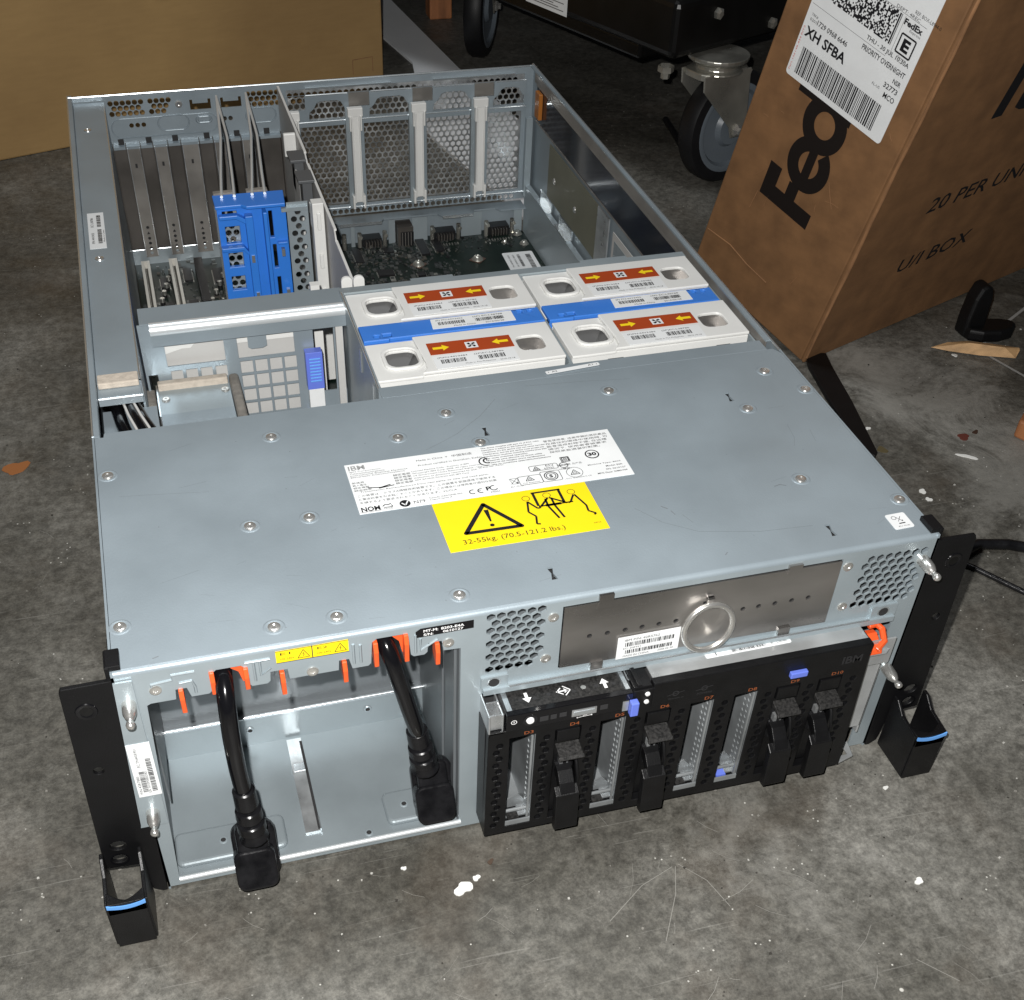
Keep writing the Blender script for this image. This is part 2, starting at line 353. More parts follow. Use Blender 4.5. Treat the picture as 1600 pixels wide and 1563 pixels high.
def hexes(poly, pitch, r, skip=None, n=6, sy=1.0, rows=None):
    xs = [p[0] for p in poly]; ys = [p[1] for p in poly]; out = []; j = 0; y = min(ys) + r * sy
    while y < max(ys):
        x = min(xs) + r + (pitch / 2 if j % 2 else 0)
        while x < max(xs):
            h = ngon(x, y, r, n, math.pi / 6, sy)
            if all(inpoly(q, poly) for q in h) and not (skip and skip(x, y)): out.append(h)
            x += pitch
        y += pitch * .866 * sy; j += 1
    return out
def rr(a0, a1, b0, b1, r, n=4):
    out = []
    for cx, cy, t0 in ((a1 - r, b1 - r, 0), (a0 + r, b1 - r, 90), (a0 + r, b0 + r, 180), (a1 - r, b0 + r, 270)):
        for k in range(n + 1): t = R(t0 + 90 * k / n); out.append((cx + r * math.cos(t), cy + r * math.sin(t)))
    return out
def sq(a0, a1, b0, b1): return [(a0, b0), (a1, b0), (a1, b1), (a0, b1)]

# ------------------------------------------------------------------ setting: the floor
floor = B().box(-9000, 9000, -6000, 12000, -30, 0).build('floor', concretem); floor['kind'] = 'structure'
b = B(); rg = random.Random(5)
for pts in ([(286, -58), (279, -76), (262, -104)], [(288, -57), (300, -72), (306, -92)], [(236, -84), (262, -66), (284, -58)], [(392, -150), (408, -168)], [(420, -58), (455, -60)]): b.line(TOP(0), pts, .35, .15)
for k in range(150):
    x = rg.uniform(-120, 760); y = rg.uniform(-260, 520) if x > 450 or x < -20 else rg.uniform(-260, -15); a = rg.choice((.4, .9, -.7, 2.0)) + rg.uniform(-.3, .3); l = rg.uniform(3, 26); w_ = rg.uniform(.08, .26)
    b.line(TOP(0), [(x, y), (x + l * .5 * math.cos(a), y + l * .5 * math.sin(a)), (x + l * math.cos(a + .12), y + l * math.sin(a + .12))], w_, .15)
b.build('scratch_marks', mat('floor_scratch', (.24, .232, .21), .7), floor, kind='stuff')
b = B(); pal = (mat('grit_pale', (.42, .41, .38), .8), mat('grit_grey', (.2, .19, .17), .8), mat('grit_dark', (.03, .027, .022), .8))
for k in range(700):
    x = rg.uniform(-140, 900); y = rg.uniform(-280, 620)
    if 0 < x < 440 and y > -8: continue
    b.use(rg.choice(pal)); q_ = rg.choice((.25, .35, .5, .5, .8)); q2 = q_ * rg.uniform(.6, 1.6); a = rg.uniform(0, 3.1); f_ = FR((x, y, .02), (math.cos(a), math.sin(a), 0), (-math.sin(a), math.cos(a), 0))
    b.prism(f_, [(-q_, -q2 * .6), (q_ * .8, -q2), (q_, q2 * .5), (-q_ * .3, q2)], 0, q_ * .8)
b.build('floor_grit', None, floor, kind='stuff')

# ------------------------------------------------------------------ the server chassis
srv = thing('rack_server', 'opened grey steel rack server lying on the concrete floor with black ears', 'server')
# --- top panel with folded front edge
slots = []
for x, y in ((225, 154), (383, 155), (383, 18), (224, 20)):
    slots.append([(x - 1.7, y - 5), (x + 1.7, y - 5), (x + .5, y), (x + 1.7, y + 5), (x - 1.7, y + 5), (x - .5, y)])
b = B().use(panel)
b.plate(TOP(173), [(1.5, 2.5), (438.5, 2.5), (438.5, 196), (435, 202.5), (7, 203), (6.5, 199), (1.5, 199)], slots, 1.2)
b.use(panel)
n = 6; prof = [(2.5 - 2.5 * math.cos(R(90 * k / n)), 170.5 + 2.5 * math.sin(R(90 * k / n))) for k in range(n + 1)]
vs = []; fs = []
for x in (0.3, 439.7):
    for y, z in prof: vs.append(V(x, y, z))
for k in range(n): fs.append((k, n + 1 + k, n + 2 + k, k + 1))
b.add(vs, fs)
b.build('top_panel', None, srv, smooth=40)
# dark box under the panel slots so they read as holes into a closed space
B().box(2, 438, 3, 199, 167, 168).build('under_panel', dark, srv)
def rivet_mesh(r=3.1, ring=5.0, h=0.9):
    b = B().use(panel).lathe((0, 0, 0), (0, 0, 1), [(ring + .6, 0.02), (ring, .35), (ring - .5, .35), (r + .35, .05)])
    b.use(shiny).lathe((0, 0, 0), (0, 0, 1), [(r + .3, .05), (r, h * .75), (r * .75, h), (r * .5, h * .98), (r * .34, h * .45), (0.01, h * .4)])
    return b
rv = None
for x, y in ((101, 177), (173, 159), (207, 178), (312, 179), (418, 178), (436 - 2, 152), (389, 140), (7, 160), (110, 96), (78, 96), (388, 65), (434, 34), (6.5, 32), (79, 14), (110, 14), (173, 15), (219, 143)):
    if rv is None: rv = rivet_mesh().build('rivet', None, srv, at=(0, 0, 0), smooth=40); rv.location = V(x, y, 173) * S
    else: copy_part(rv, srv, (x, y, 173))
# scratches on the panel (wear)
b = B()
for pts, w in (([(186, 143), (196, 148), (208, 155), (226, 170), (240, 186)], .22), ([(285, 62), (296, 46), (312, 34), (345, 26), (375, 24)], .25), ([(12, 139), (40, 135), (60, 132)], .15), ([(262, 196), (300, 193), (330, 189)], .2), ([(300, 60), (303, 57)], .9), ([(304, 55), (305, 51)], .6), ([(309, 50), (312, 42)], .25), ([(405, 118), (403, 104), (399, 96)], .2), ([(370, 62), (374, 63), (377, 61)], .7), ([(20, 6), (23, 7)], .7), ([(318, 12), (320, 14)], .6), ([(416, 110), (414, 98)], .18), ([(28, 60), (48, 66)], .15)):
    b.line(TOP(173), pts, w, 0.12)
for k in range(26):
    x = random.uniform(20, 420); y = random.uniform(8, 195); a = random.uniform(-.6, .6); l = random.uniform(3, 16); b.line(TOP(173), [(x, y), (x + l * math.cos(a), y + l * math.sin(a))], random.uniform(.08, .16), 0.12)
for k in range(30): b.disc(TOP(173), random.uniform(20, 420), random.uniform(8, 195), random.uniform(.15, .4), .12, 6)
b.build('scratches', scr, srv, kind='stuff')
# --- labels on the top panel
fl_ = FR((137, 92, 173.0), (1, 0, 0), (0, 1, 0)); b = B().use(paper); b.plate(fl_.up(.3), sq(0, 159.5, 0, 46.5), [], .3)
b.use(ink); F = fl_.up(.42)
b.use(greyink); b.text(F, 'IBM', 1.5, 40.3, 9.5, 4.4, bold=.02); b.use(paper)
for k in range(5): b.rect(F, 1, 12, 40.7 + k * .9, 40.95 + k * .9, .06)
b.use(ink)
for k, t in enumerate(('IBM Corporation', 'Telecommunications', 'International Business Machines', 'Electronic Communications')): b.text(F, t, 1.5, 38.2 - k * 1.7, (18, 20, 33, 31)[k], 1.1)
b.text(F, 'Made in China', 41, 40.5, 15.5, 1.5); b.text(F, '中国制造', 62, 40.2, 12, 2.2); b.text(F, 'v', 58, 40.6, 1.4, 1.2)
b.text(F, 'Product certified in Shenzhen, Kader', 41, 35.6, 38, 1.6)
for k, t in enumerate(('Licensed Machine Code - Property of IBM.', '©Copyright IBM Corp. 2008. All rights reserved.', 'US Government Users Restricted Rights - Use,', 'duplication or disclosure restricted by GSA', 'ADP Schedule Contract with IBM Corp.')): b.text(F, t, 36, 30.8 - k * 2.15, (34, 41, 41, 37, 32)[k], 1.45)
b.text(F, '警告使用者: 這是甲類的資訊產品', 118, 41.6, 39, 2.0)
for k, t in enumerate(('在居住的環境中使用時, 可', '能會造成射頻干擾, 在這種', '情況下, 使用者會被要求', '採取某些適當的對策。')): b.text(F, t, 118.5, 38.7 - k * 2.8, (38.5, 37, 36, 31)[k], 2.0)
for k, t in enumerate(('This device complies with part 15 of FCC rules.', 'Operation is subject to the following two', 'conditions: (1) this device may not cause harmful', 'interference, and (2) this device must accept any', 'interference received, including interference that', 'may cause undesired operation.', 'Appareil: peut détruire vie Grave utility', 'Appareil del Allegato prova certificazione', 'l utile en conditions appareil/Autorizzazione')): b.text(F, t, 80 + (1 if k > 5 else 0), 43.4 - k * 2.1, (36, 31, 38, 37, 38, 26, 33, 34, 37)[k], 1.35, bold=.02)
for k in range(4):
    b.text(F, ('製造商', '輸入電圧', '額定電壓', '額定頻率')[k], 1, 27.4 - k * 2.4, 7 + k, 1.7); b.text(F, '額定電壓', 25, 29.5 - k * 2.6, 10, 1.9)
b.line(F, [(9, 22.4), (16, 21.2), (22, 22.8), (15, 20.6), (24, 21.8)], .7)
b.text(F, 'Transmission Remanufactured from new parts, or new and used parts.', 4, 18.2, 74, 1.7)
b.text(F, 'この装置は、クラスA情報技術装置です。この装置を家庭環境で使用する', 2, 14.8, 79, 2.0)
b.text(F, 'と電波妨害を引き起こすことがあります。この場合には使用者が適切な対策', 2, 11.6, 79, 2.0)
b.text(F, 'を講ずるよう要求されることがあります。VCCI-A', 2, 8.4, 55, 2.0)
b.text(F, 'NOM', 1.5, 1.2, 10.5, 4.2, bold=.03); b.line(F, [(1, .9), (12.5, .9)], .3); b.line(F, [(13.5, 3.8), (15, 5.2), (17, 4.8), (18.5, 5.6)], .6); b.line(F, [(14, 2.6), (19, 2.6), (18.4, 4.4)], .5); b.text(F, 'NYCE', 14, .8, 4.6, 1.2)
b.disc(F, 26, 3.6, 3.1); b.use(paper); b.line(F, [(24.2, 4.2), (26, 2), (28, 5.6)], .8, .06); b.use(ink); b.text(F, 'N79', 31, 2.2, 6.5, 2.6)
b.text(F, 'Canada ICES/NMB-003', 40, 4.6, 19, 1.2); b.text(F, 'Class/Classe A', 40, 2.8, 13, 1.2)
b.ring(F, 65, 5, 1.5, 2.1, 0, 12, R(60), R(300)); b.ring(F, 69.8, 5, 1.5, 2.1, 0, 12, R(60), R(300)); b.rect(F, 67.9, 69.6, 4.75, 5.25)
b.text(F, 'P', 73, 4.2, 2.8, 3.6, bold=.03); b.ring(F, 77.5, 6, 1.8, 2.4, 0, 12, R(70), R(330)); b.text(F, 'M001', 75, 1.6, 5, 1.3)
b.ring(F, 80, 31.5, 3.6, 4.4, 0, 14, R(80), R(280)); b.ring(F, 81, 32, 1.8, 2.8, 0, 14, R(80), R(290)); b.ring(F, 81.5, 32.5, .7, 1.2, 0, 12, R(60), R(290)); b.text(F, 'ZB 4943-2001 A/R-EC', 74, 25.5, 15, 1.1)
b.line(F, [(88, 6.5), (92.5, 11.5)], .3); b.line(F, [(92.5, 6.2), (88.5, 11.5)], .3); b.ring(F, 91.8, 7.2, .3, .7); b.line(F, [(88, 11.5), (93, 11.5), (92, 6.5), (89, 6.5), (88, 11.5)], .25); b.text(F, 'EU Only', 87, 3.2, 7.5, 1.4)
def outl(x0, x1, y0, y1, w=.35):
    p = rr(x0, x1, y0, y1, 1.2); b.line(F, p + [p[0]], w)
outl(93, 106.5, 4.3, 12.2); outl(106.6, 118, 4.3, 13.8); outl(102, 119, 15.6, 20.5)
def tri(cx, cy, h):
    p = [(cx - h * .62, cy - h / 2), (cx + h * .62, cy - h / 2), (cx, cy + h / 2)]; b.line(F, p + [p[0]], .45); p = [(cx - h * .28, cy - h * .32), (cx + h * .28, cy - h * .32), (cx, cy + h * .1)]; b.line(F, p + [p[0]], .3)
tri(99.5, 9.6, 4); b.text(F, 'TUV Rheinland', 94.5, 5.2, 10, 1.1); tri(106, 18, 3.4); b.text(F, 'EN', 112, 18.4, 4.5, 1.6); b.text(F, '60950', 110.5, 16.2, 6, 1.4)
b.ring(F, 112.3, 9.2, 3.6, 4.2); b.ring(F, 112.3, 9.2, 2.5, 3.0); b.text(F, 'S', 111.2, 7.6, 2.1, 3.0, bold=.05)
b.ring(F, 122.5, 17.5, 2.2, 2.7); b.rect(F, 120.4, 124.6, 17.2, 17.7); b.text(F, 'NEMKO', 118.5, 13.4, 6, 1.1); tri(126.5, 9.6, 4.4); b.ring(F, 126.5, 9.4, 4.6, 4.9); b.text(F, '..TUV Rheinland C US', 119, 3.8, 16, 1.0)
b.line(F, [(122.5, 25), (127.5, 25), (127.5, 20.5), (122.5, 20.5), (122.5, 25)], .5); b.text(F, '回', 123, 21, 4.2, 3.7, bold=.02); b.text(F, '生产日期: 见产品', 118.5, 16.8, 15, 1.7); b.text(F, '型号:', 121, 13.2, 5, 1.6)
b.disc(F, 142, 24, 4.3, 0, 22); b.use(paper); b.disc(F, 142, 24, 3.5, .05, 20); b.use(ink); b.text(F, '30', 139.4, 22.3, 5.2, 3.4, c=.08, bold=.05)
for k, t in enumerate(('Machine Type: 8203', 'Model: E4A', 'SN: 0610127', 'MFG Date: 30MAY09')): b.text(F, t, (136, 146, 145, 139)[k], 13.2 - k * 3.0, (20, 10, 12, 18)[k], 1.3, bold=.01)
b.build('regulatory_label', None, srv, label='white regulatory label with fine black print')
fy = FR((177, 48.5, 173.0), (1, 0, 0), (0, 1, 0)); b = B().use(yellow); b.plate(fy.up(.2), sq(0, 89, 0, 43), [], .2); F = fy.up(.36); b.use(ink)
def thicktri(P3, w):
    b.line(F, P3 + [P3[0]], w); [b.disc(F, x, y, w / 2) for x, y in P3]
thicktri([(12, 13.5), (43, 13), (27.5, 36)], 2.6); b.face(F, [(26.3, 31), (29, 31), (28.2, 20.5), (27.2, 20.5)]); b.disc(F, 27.6, 17.3, 1.3)
b.text(F, '32-55kg. (70.5-121.2 lbs.)', 8.5, 3.4, 57, 5.0)
b.text(F, '04N3', 82, 5.5, 4, 1.0)
b.line(F, [(56, 39.5), (73, 39.5)], 1.4); b.line(F, [(57, 39.5), (57, 27.5)], 1.6); b.line(F, [(72, 39.5), (72, 27)], 1.6); b.line(F, [(57, 27), (77, 27)], 1.1)
for cx, cy in ((52, 35.6), (64.2, 35.8), (78.5, 35.8)): b.ring(F, cx, cy, 2.0, 2.35, 0, 16)
b.line(F, [(52, 32.6), (50, 23.5), (53, 19), (51.5, 12.5), (53.5, 12)], 1.2); b.line(F, [(52, 32.6), (56, 25.5), (58, 26)], 1.2)
b.line(F, [(64, 33.4), (58, 26.5)], 1.3); b.line(F, [(65, 33.4), (73.5, 26.5)], 1.3); b.line(F, [(62.5, 33), (62.2, 26), (65, 14.5)], 1.3); b.line(F, [(66, 33), (66, 26), (68, 14.5)], 1.3); b.line(F, [(61, 27), (70, 27)], 2)
b.line(F, [(79, 33), (75.5, 27), (74, 26.5)], 1.2); b.line(F, [(79.5, 33), (83, 22), (82.5, 17), (86, 14), (84.6, 13)], 1.2)
b.build('lifting_warning_label', None, srv, label='yellow three person lifting warning label')
b = B().use(paper); b.plate(FR((418, 9.5, 173.2), (1, .03, 0), (0, 1, 0)), rr(0, 12, 0, 13, 1.2), [], .2); F = FR((418, 9.5, 173.34), (1, .03, 0), (0, 1, 0)); b.use(ink)
b.ring(F, 3.8, 9.4, 1.2, 1.5); b.line(F, [(5, 10), (7.5, 6)], .3); b.line(F, [(8, 10), (5, 6)], .3); b.disc(F, 7.6, 6.4, .5); b.rect(F, 4.5, 8.3, 3.9, 4.7); b.text(F, 'EU Only', 3, 1.2, 7, 1.2); b.build('recycling_label', None, srv)
b = B().use(paper); b.plate(FR((280, 206, 173.2), (1, .09, 0), (-.09, 1, 0)), rr(0, 37, 0, 3.4, .8), [], .2); F = FR((280, 206, 173.34), (1, .09, 0), (-.09, 1, 0)); b.use(ink); b.text(F, 'A2', 4, .8, 3.6, 1.8); b.text(F, 'A1', 29, .8, 3.6, 1.8); b.rect(F, 1.5, 1.8, .8, 2.4); b.rect(F, 35, 35.3, .8, 2.4); b.build('slot_label', None, srv)

# --- front plate with power-supply bay, vents and openings
def comb():
    pts = [(15, 149.5), (27, 149.5), (27.6, 156), (33, 156), (34.5, 149.5), (43, 149.5), (44.5, 151), (45.5, 162), (48, 164.5), (60, 164.5), (62, 162), (62.8, 151), (64, 149.5), (71.5, 149.5), (73, 151), (73.5, 157), (82, 157), (82.5, 150),
           (107, 150), (107.5, 156.5), (112.5, 156.5), (114, 149.5), (122, 149.5), (123.5, 151), (124.5, 165), (127, 167), (141, 167), (143, 165), (144, 152), (145.5, 150.5), (151, 150.5), (152.5, 152), (153, 158), (160, 158), (161, 151), (170, 150.5)]
    return [(7, 8), (170, 8)] + pts[::-1] + [(13, 148.5)]
b = B().use(steel)
hl = hexes([(183, 128), (217, 128), (217, 171), (183, 171)], 5.4, 2.65, lambda x, y: (x > 210.5 and y < 139) or (x < 196 and y < 128.5) or (x > 212.5 and y > 158 and False), sy=1.0)
hr = hexes([(393, 123), (436, 124), (438, 135), (438, 168), (398, 168), (396, 160), (396, 140), (393, 133)], 5.4, 2.65, lambda x, y: (x > 429 and y > 150 and y < 162) or (x > 408 and y < 128.5) or (x < 399 and 158 > y > 152))
plateh = [(224, 122), (383, 122), (383, 167), (224, 167)]
cageh = [(182, 4), (428, 4), (428, 114.5), (182, 114.5)]
b.plate(FRONT(0), [(0, 2), (440, 2), (440, 170.6), (0, 170.6)], [comb(), plateh, cageh] + hl + hr, 1.2)
b.build('front_plate', None, srv)
B().box(181, 221, 13, 14, 118, 166).build('vent_backing', baywall, srv); B().box(391, 438, 13, 14, 118, 166).build('vent_backing', baywall, srv)
b = B()          # embossed ridges of the comb strip
for pts in ([(17, 158), (17, 162), (27, 163), (27, 166), (38, 166)], [(30, 160), (36, 160.5), (37, 156), (37, 152)], [(62, 166), (74, 166)], [(66, 165), (66, 153)], [(69, 165), (69, 156), (74, 160)], [(115, 166), (115, 153)], [(118.5, 165), (118.5, 153)], [(146.5, 165), (146.5, 153)], [(149, 162), (149, 154), (158, 160)]):
    B().tube([V(x, -.05, z) for x, z in pts], .75, 6).build('embossed_ridge', steel, srv, smooth=60)
rf = None
for x, z in ((18.5, 158), (94, 152.5), (163.5, 156), (219, 161), (216.5, 132), (387, 161), (391, 131)):
    if rf is None:
        q = B().use(shiny).lathe((0, 0, 0), (0, -1, 0), [(3.1, 0), (2.9, .6), (2.2, .9), (1.2, .85), (.9, .4), (.01, .35)]); rf = q.build('front_rivet', None, srv, at=(0, 0, 0), smooth=40); rf.location = V(x, 0, z) * S
    else: copy_part(rf, srv, (x, 0, z))
ot = None
for x, z0, z1 in ((30, 141.5, 156), (45.6, 150.5, 164), (61.8, 150, 163), (79, 142, 156), (110, 143, 156), (126, 150, 165), (141.5, 150, 167), (157.5, 144, 157.5)):
    B().prism(RIGHTF(x), [(-2.6, z0), (-1.4, z0 - .6), (5, z0 + 3), (5, z1), (-1.2, z1), (-3.0, z1 - 5)], -1.2, 1.2).build('orange_clip', orange, srv, bevel=.4)
B().prism(FRONT(3), [(54, 165), (61, 165), (61.5, 152), (60, 152), (58.5, 159), (55, 162)], -3, 1).build('orange_shroud', orange, srv)
B().prism(FRONT(3), [(134, 168), (141, 168), (142, 153), (140, 153), (138.5, 161), (135, 165)], -3, 1).build('orange_shroud', orange, srv)
# bay interior
b = B().use(bayfloor); b.box(5, 170, 1.3, 93, 4.4, 6); b.box(5, 170, 91.5, 93, 6, 30); b.build('bay_floor', None, srv)
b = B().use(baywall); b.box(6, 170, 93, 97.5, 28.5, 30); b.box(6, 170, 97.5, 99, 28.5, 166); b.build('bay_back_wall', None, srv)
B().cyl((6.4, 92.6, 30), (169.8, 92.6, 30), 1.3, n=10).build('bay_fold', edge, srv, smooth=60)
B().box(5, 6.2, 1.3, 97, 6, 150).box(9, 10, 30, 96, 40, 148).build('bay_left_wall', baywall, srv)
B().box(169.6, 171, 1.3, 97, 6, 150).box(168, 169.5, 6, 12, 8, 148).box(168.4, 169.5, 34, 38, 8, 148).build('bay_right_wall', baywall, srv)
B().cyl((7, -.2, 7.4), (171, -.2, 7.4), 1.5, n=16).build('bay_lip', rollm, srv, smooth=60)
b = B().use(silver).box(81, 90, 14, 89, 6.05, 7.4); b.use(dark).box(88.6, 90.2, 15, 86, 7.4, 7.7); b.use(edge).box(82, 89, 62, 68, 6.7, 7.6); b.box(89.8, 90.4, 14, 24, 6.7, 9).build('floor_guide', None, srv)
B().prism(TOP(0), rr(129, 168.5, 7, 31, 4), 5.5, 9.8).build('floor_emboss', bayfloor, srv, bevel=2.2, seg=3)
B().prism(TOP(0), rr(6.5, 70, 7, 31, 4), 5.5, 9.8).build('floor_emboss', bayfloor, srv, bevel=2.2, seg=3)
B().prism(FRONT(-1.1), [(0.2, 168), (9, 168), (9, 60), (-5.4, 60), (-5, 62)], -.5, .5).build('mount_flange', steel, srv)
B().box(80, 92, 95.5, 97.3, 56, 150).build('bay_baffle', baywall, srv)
bs = None
for x, y, z, d in ((134, 91.2, 20, (0, -1, 0)), (60, 91.2, 20, (0, -1, 0)), (163, 91.2, 22, (0, -1, 0)), (141, 19, 9.7, (0, 0, 1)), (117, 6, 6, (0, 0, 1)), (34, 19, 9.7, (0, 0, 1))):
    B().use(steel).lathe((x, y, z), d, [(2.6, 0), (2.2, .5), (1.5, .55)]).use(dark).lathe((x, y, z), d, [(1.5, .55), (1.3, .2), (.01, .2)]).build('bay_stud', None, srv, smooth=40)
# front ball studs
ps = None
for x, z in ((5, 153), (2.5, 71), (434, 156.5), (435.5, 72)):
    if ps is None:
        ps = B().lathe((0, 0, 0), (0, -1, 0), [(3.6, 0), (3.5, 4), (3.3, 8), (2.2, 11), (1.5, 12), (1.45, 13), (2.0, 14), (2.25, 15.2), (2.0, 16.6), (1.1, 17.4), (.01, 17.6)], 20).build('ball_stud', shiny, srv, at=(0, 0, 0), smooth=50); ps.location = V(x, 0, z) * S
    else: copy_part(ps, srv, (x, 0, z))
# blank plate with pull ring
b = B().use(polish); b.plate(FRONT(-.6), [(224.6, 123.5), (382.4, 121.5), (382.4, 166), (224.6, 166.4)], [ngon(x, 143.4, 1.5, 12) for x in (240, 250, 260, 269.6, 279.2, 289, 328, 337.3, 347, 357, 367)] + [sq(303.2, 309.6, 149.5, 154)], .9)
b.box(243, 251, -1.4, .6, 162, 171.5); b.box(350, 358, -1.6, .4, 164, 169.6); b.box(353, 360, -1.8, .4, 118.5, 124); b.box(242, 249, -1.8, .4, 117.5, 124)
b.build('blank_plate', None, srv)
B().box(226, 381, 3, 4, 124, 165).build('plate_backing', dark, srv)
b = B(); b.box(304.4, 308.4, -3.0, -1.0, 149, 158); b.box(304.4, 308.4, -3, 0, 156.5, 158); b.build('ring_hinge', polish, srv, bevel=.4)
b = B(); c0 = V(306.6, -5.2, 138.6); b.tube([c0 + V(14 * math.cos(t), -2.4 * math.sin(-t) * 0 - 1.2 * math.sin(t) * -1, 15.2 * math.sin(t)) for t in [2 * math.pi * k / 40 for k in range(41)]], 1.7, 10, False)
b.build('pull_ring', shiny, srv, smooth=60)
F = FR((256.3, -1.6, 122.8), (1, 0, .01), (0, 0, 1)); b = B().use(paper); b.plate(F, sq(0, 36, 0, 16), [], .2); F = F.up(.12); b.use(ink)
b.text(F, 'IBM P/N: 42R5762', 4, 12.6, 20, 1.5); b.barcode(F, 4.5, 33, 8.6, 11.6, n=34); b.text(F, 'EC: J08491', 3.6, 6.5, 10, 1.3); b.barcode(F, 5, 32, 3.3, 6.0, n=32); b.text(F, 'MADE IN CHINA', 4, 1, 15, 1.3); b.text(F, '2008-06-30', 24, 1.2, 9, 1.2)
b.build('plate_label', None, srv)
# horizontal flange above the drive cage
b = B().use(steel); b.box(182, 426, -3.2, 0, 115, 118.6); b.box(181, 195.5, -1.6, 0, 118.6, 126.5); b.box(411, 427, -1.6, 0, 118.6, 127); b.use(edge); b.cyl((196, -2.6, 118.6), (410, -2.6, 118.6), .7, n=8); b.use(dark)
b.disc(FRONT(-1.7), 188, 122.4, 3, 0); b.disc(FRONT(-1.7), 418.5, 122.4, 3, 0); b.use(edge); b.ring(FRONT(-1.75), 188, 122.4, 3, 3.8); b.ring(FRONT(-1.75), 418.5, 122.4, 3, 3.8); b.build('cage_flange', None, srv)
# stickers on the front
F = FR((77, -.25, 162), (1, 0, 0), (0, 0, 1)); b = B().use(yellow); b.plate(F, [(0, 0), (17.6, 0), (17.6, 7.9), (0, 7.9)], [], .2); b.plate(F, [(18.1, 0), (35.8, .2), (35.8, 8.1), (18.1, 7.9)], [], .2); F = F.up(.12); b.use(ink)
for k in (0, 18.2):
    b.text(F, 'E%d' % (1 if k == 0 else 2), k + 2.2, 5, 5, 1.6); b.text(F, '100-240V', k + 2, 1.8, 7, 1.2); b.line(F, [(k + 10.6, 1.4), (k + 16.4, 1.4), (k + 13.5, 6.6), (k + 10.6, 1.4)], .35); b.line(F, [(k + 13.8, 5), (k + 13.1, 3.6), (k + 13.9, 3.6), (k + 13.3, 2.2)], .3)
b.line(F, [(0, .2), (36, .2)], .35); b.line(F, [(0, 7.8), (36, 7.9)], .35); b.line(F, [(17.8, 0), (17.8, 8)], .4); b.build('voltage_label', None, srv)
F = FR((146.6, -.25, 163), (1, 0, 0), (0, 0, 1)); b = B().use(blackg); b.plate(F, [(0, 0), (30, .5), (30, 5.8), (2.6, 5.8), (0, 4)], [], .2); F = F.up(.12); b.use(whiteink)
b.text(F, 'MT-M:', 4, 3.1, 7.5, 1.7, bold=.02); b.text(F, '8203-E4A', 13, 3.1, 12, 1.7, bold=.02); b.text(F, 'S/N:', 4, .7, 5, 1.6, bold=.02); b.text(F, '0610127', 14, .9, 10.5, 1.6, bold=.02); b.build('serial_label', None, srv)
F = FR((-2.2, -2.0, 85), (1, 0, .0), (0, 0, 1)); b = B().use(paper); b.plate(F, [(.4, 0), (12, 0), (12, 40), (0.4, 40)], [], .6); F = F.up(.12); b.use(ink)
for a, l in ((3.0, 0), (5.4, 1)): b.barcode(FR(F.p(a + 2.8, 2.5), F.v, -F.u), 1, 17, 0, 2.6, n=22) if l == 0 else b.barcode(FR(F.p(a + 5, 2.5), F.v, -F.u), 1, 27, 0, 2.6, n=34)
b.text(FR(F.p(3, 2.5), F.v, -F.u), 'P/N 42R7885', 0, .2, 14, 1.4); b.text(FR(F.p(7.4, 2.5), F.v, -F.u), 'S/N YH10MS8B5D8D', 0, .2, 17, 1.3); b.text(FR(F.p(5, 20), F.v, -F.u), 'EC TN44SR901', 3, .2, 14, 1.5); b.build('ear_label', None, srv)

# --- side walls
b = B().use(panel); b.plate(LEFTF(0), [(0, 0), (0, 173), (-755, 173), (-755, 0)], [], 1.2); b.use(panel).box(0.2, 4.2, 201, 755, 171.8, 173); b.box(3.4, 4.4, 201, 755, 167, 171.8); b.use(edge).cyl((.6, 201, 172.6), (.6, 755, 172.6), .8, n=8).build('left_wall', None, srv, smooth=40)
b = B().use(panel); b.box(4.6, 31.5, 268, 748, 166.6, 168); b.box(30.2, 31.5, 268, 748, 20, 166.6); b.box(4.6, 31.4, 252, 253.2, 161, 166.2); b.box(4.6, 31, 253.4, 268, 165, 166.4); b.use(edge).cyl((31, 268, 167.4), (31, 748, 167.4), .8, n=8).cyl((4.6, 252, 165.8), (31.5, 252, 165.8), .7, n=8)
b.build('cable_channel_cover', None, srv, smooth=40)
B().box(5.2, 30.2, 262.5, 274, 166.4, 170.5).build('foam_strip', foam, srv, bevel=.8)
for x, y in ((15, 683), (14, 438)):
    B().use(panel).lathe((x, y, 168), (0, 0, 1), [(5, 0), (4.2, -.2), (3.4, .2)]).use(shiny).lathe((x, y, 168), (0, 0, 1), [(3.4, .1), (3, 1), (1.8, 1.3), (1.0, .6), (.01, .6)]).build('cover_screw', None, srv, smooth=50)
F = FR((9.5, 455, 168.2), (0, 1, 0), (-1, .0, 0)); b = B().use(paper); b.plate(FR((20, 455, 168.2), (0, 1, 0), (-1, 0, 0)), sq(0, 61, 0, 12), [], .2); F = FR((20, 455, 168.34), (0, 1, 0), (-1, 0, 0)); b.use(ink); b.barcode(F, 8, 32, 2.5, 5.5, n=30); b.barcode(F, 36, 56, 2.5, 5.5, n=26); b.text(F, 'P/N 44V3455', 8, 8, 18, 2.0); b.text(F, 'EC L38786', 36, 8, 16, 2.0); b.text(F, 'Made in China', 10, .6, 20, 1.2); b.build('channel_label', None, srv)
b = B().use(panel); b.plate(RIGHTF(440), [(0, 0), (755, 0), (755, 173), (0, 173)], [], 1.2); b.use(panel).box(435.6, 438.8, 214, 752, 171.6, 173).use(edge).cyl((439.4, 200, 172.5), (439.4, 755, 172.5), .9, n=8); b.use(brownlight).box(435.6, 436.4, 214, 735, 163, 171.6).build('right_wall', None, srv, smooth=40)
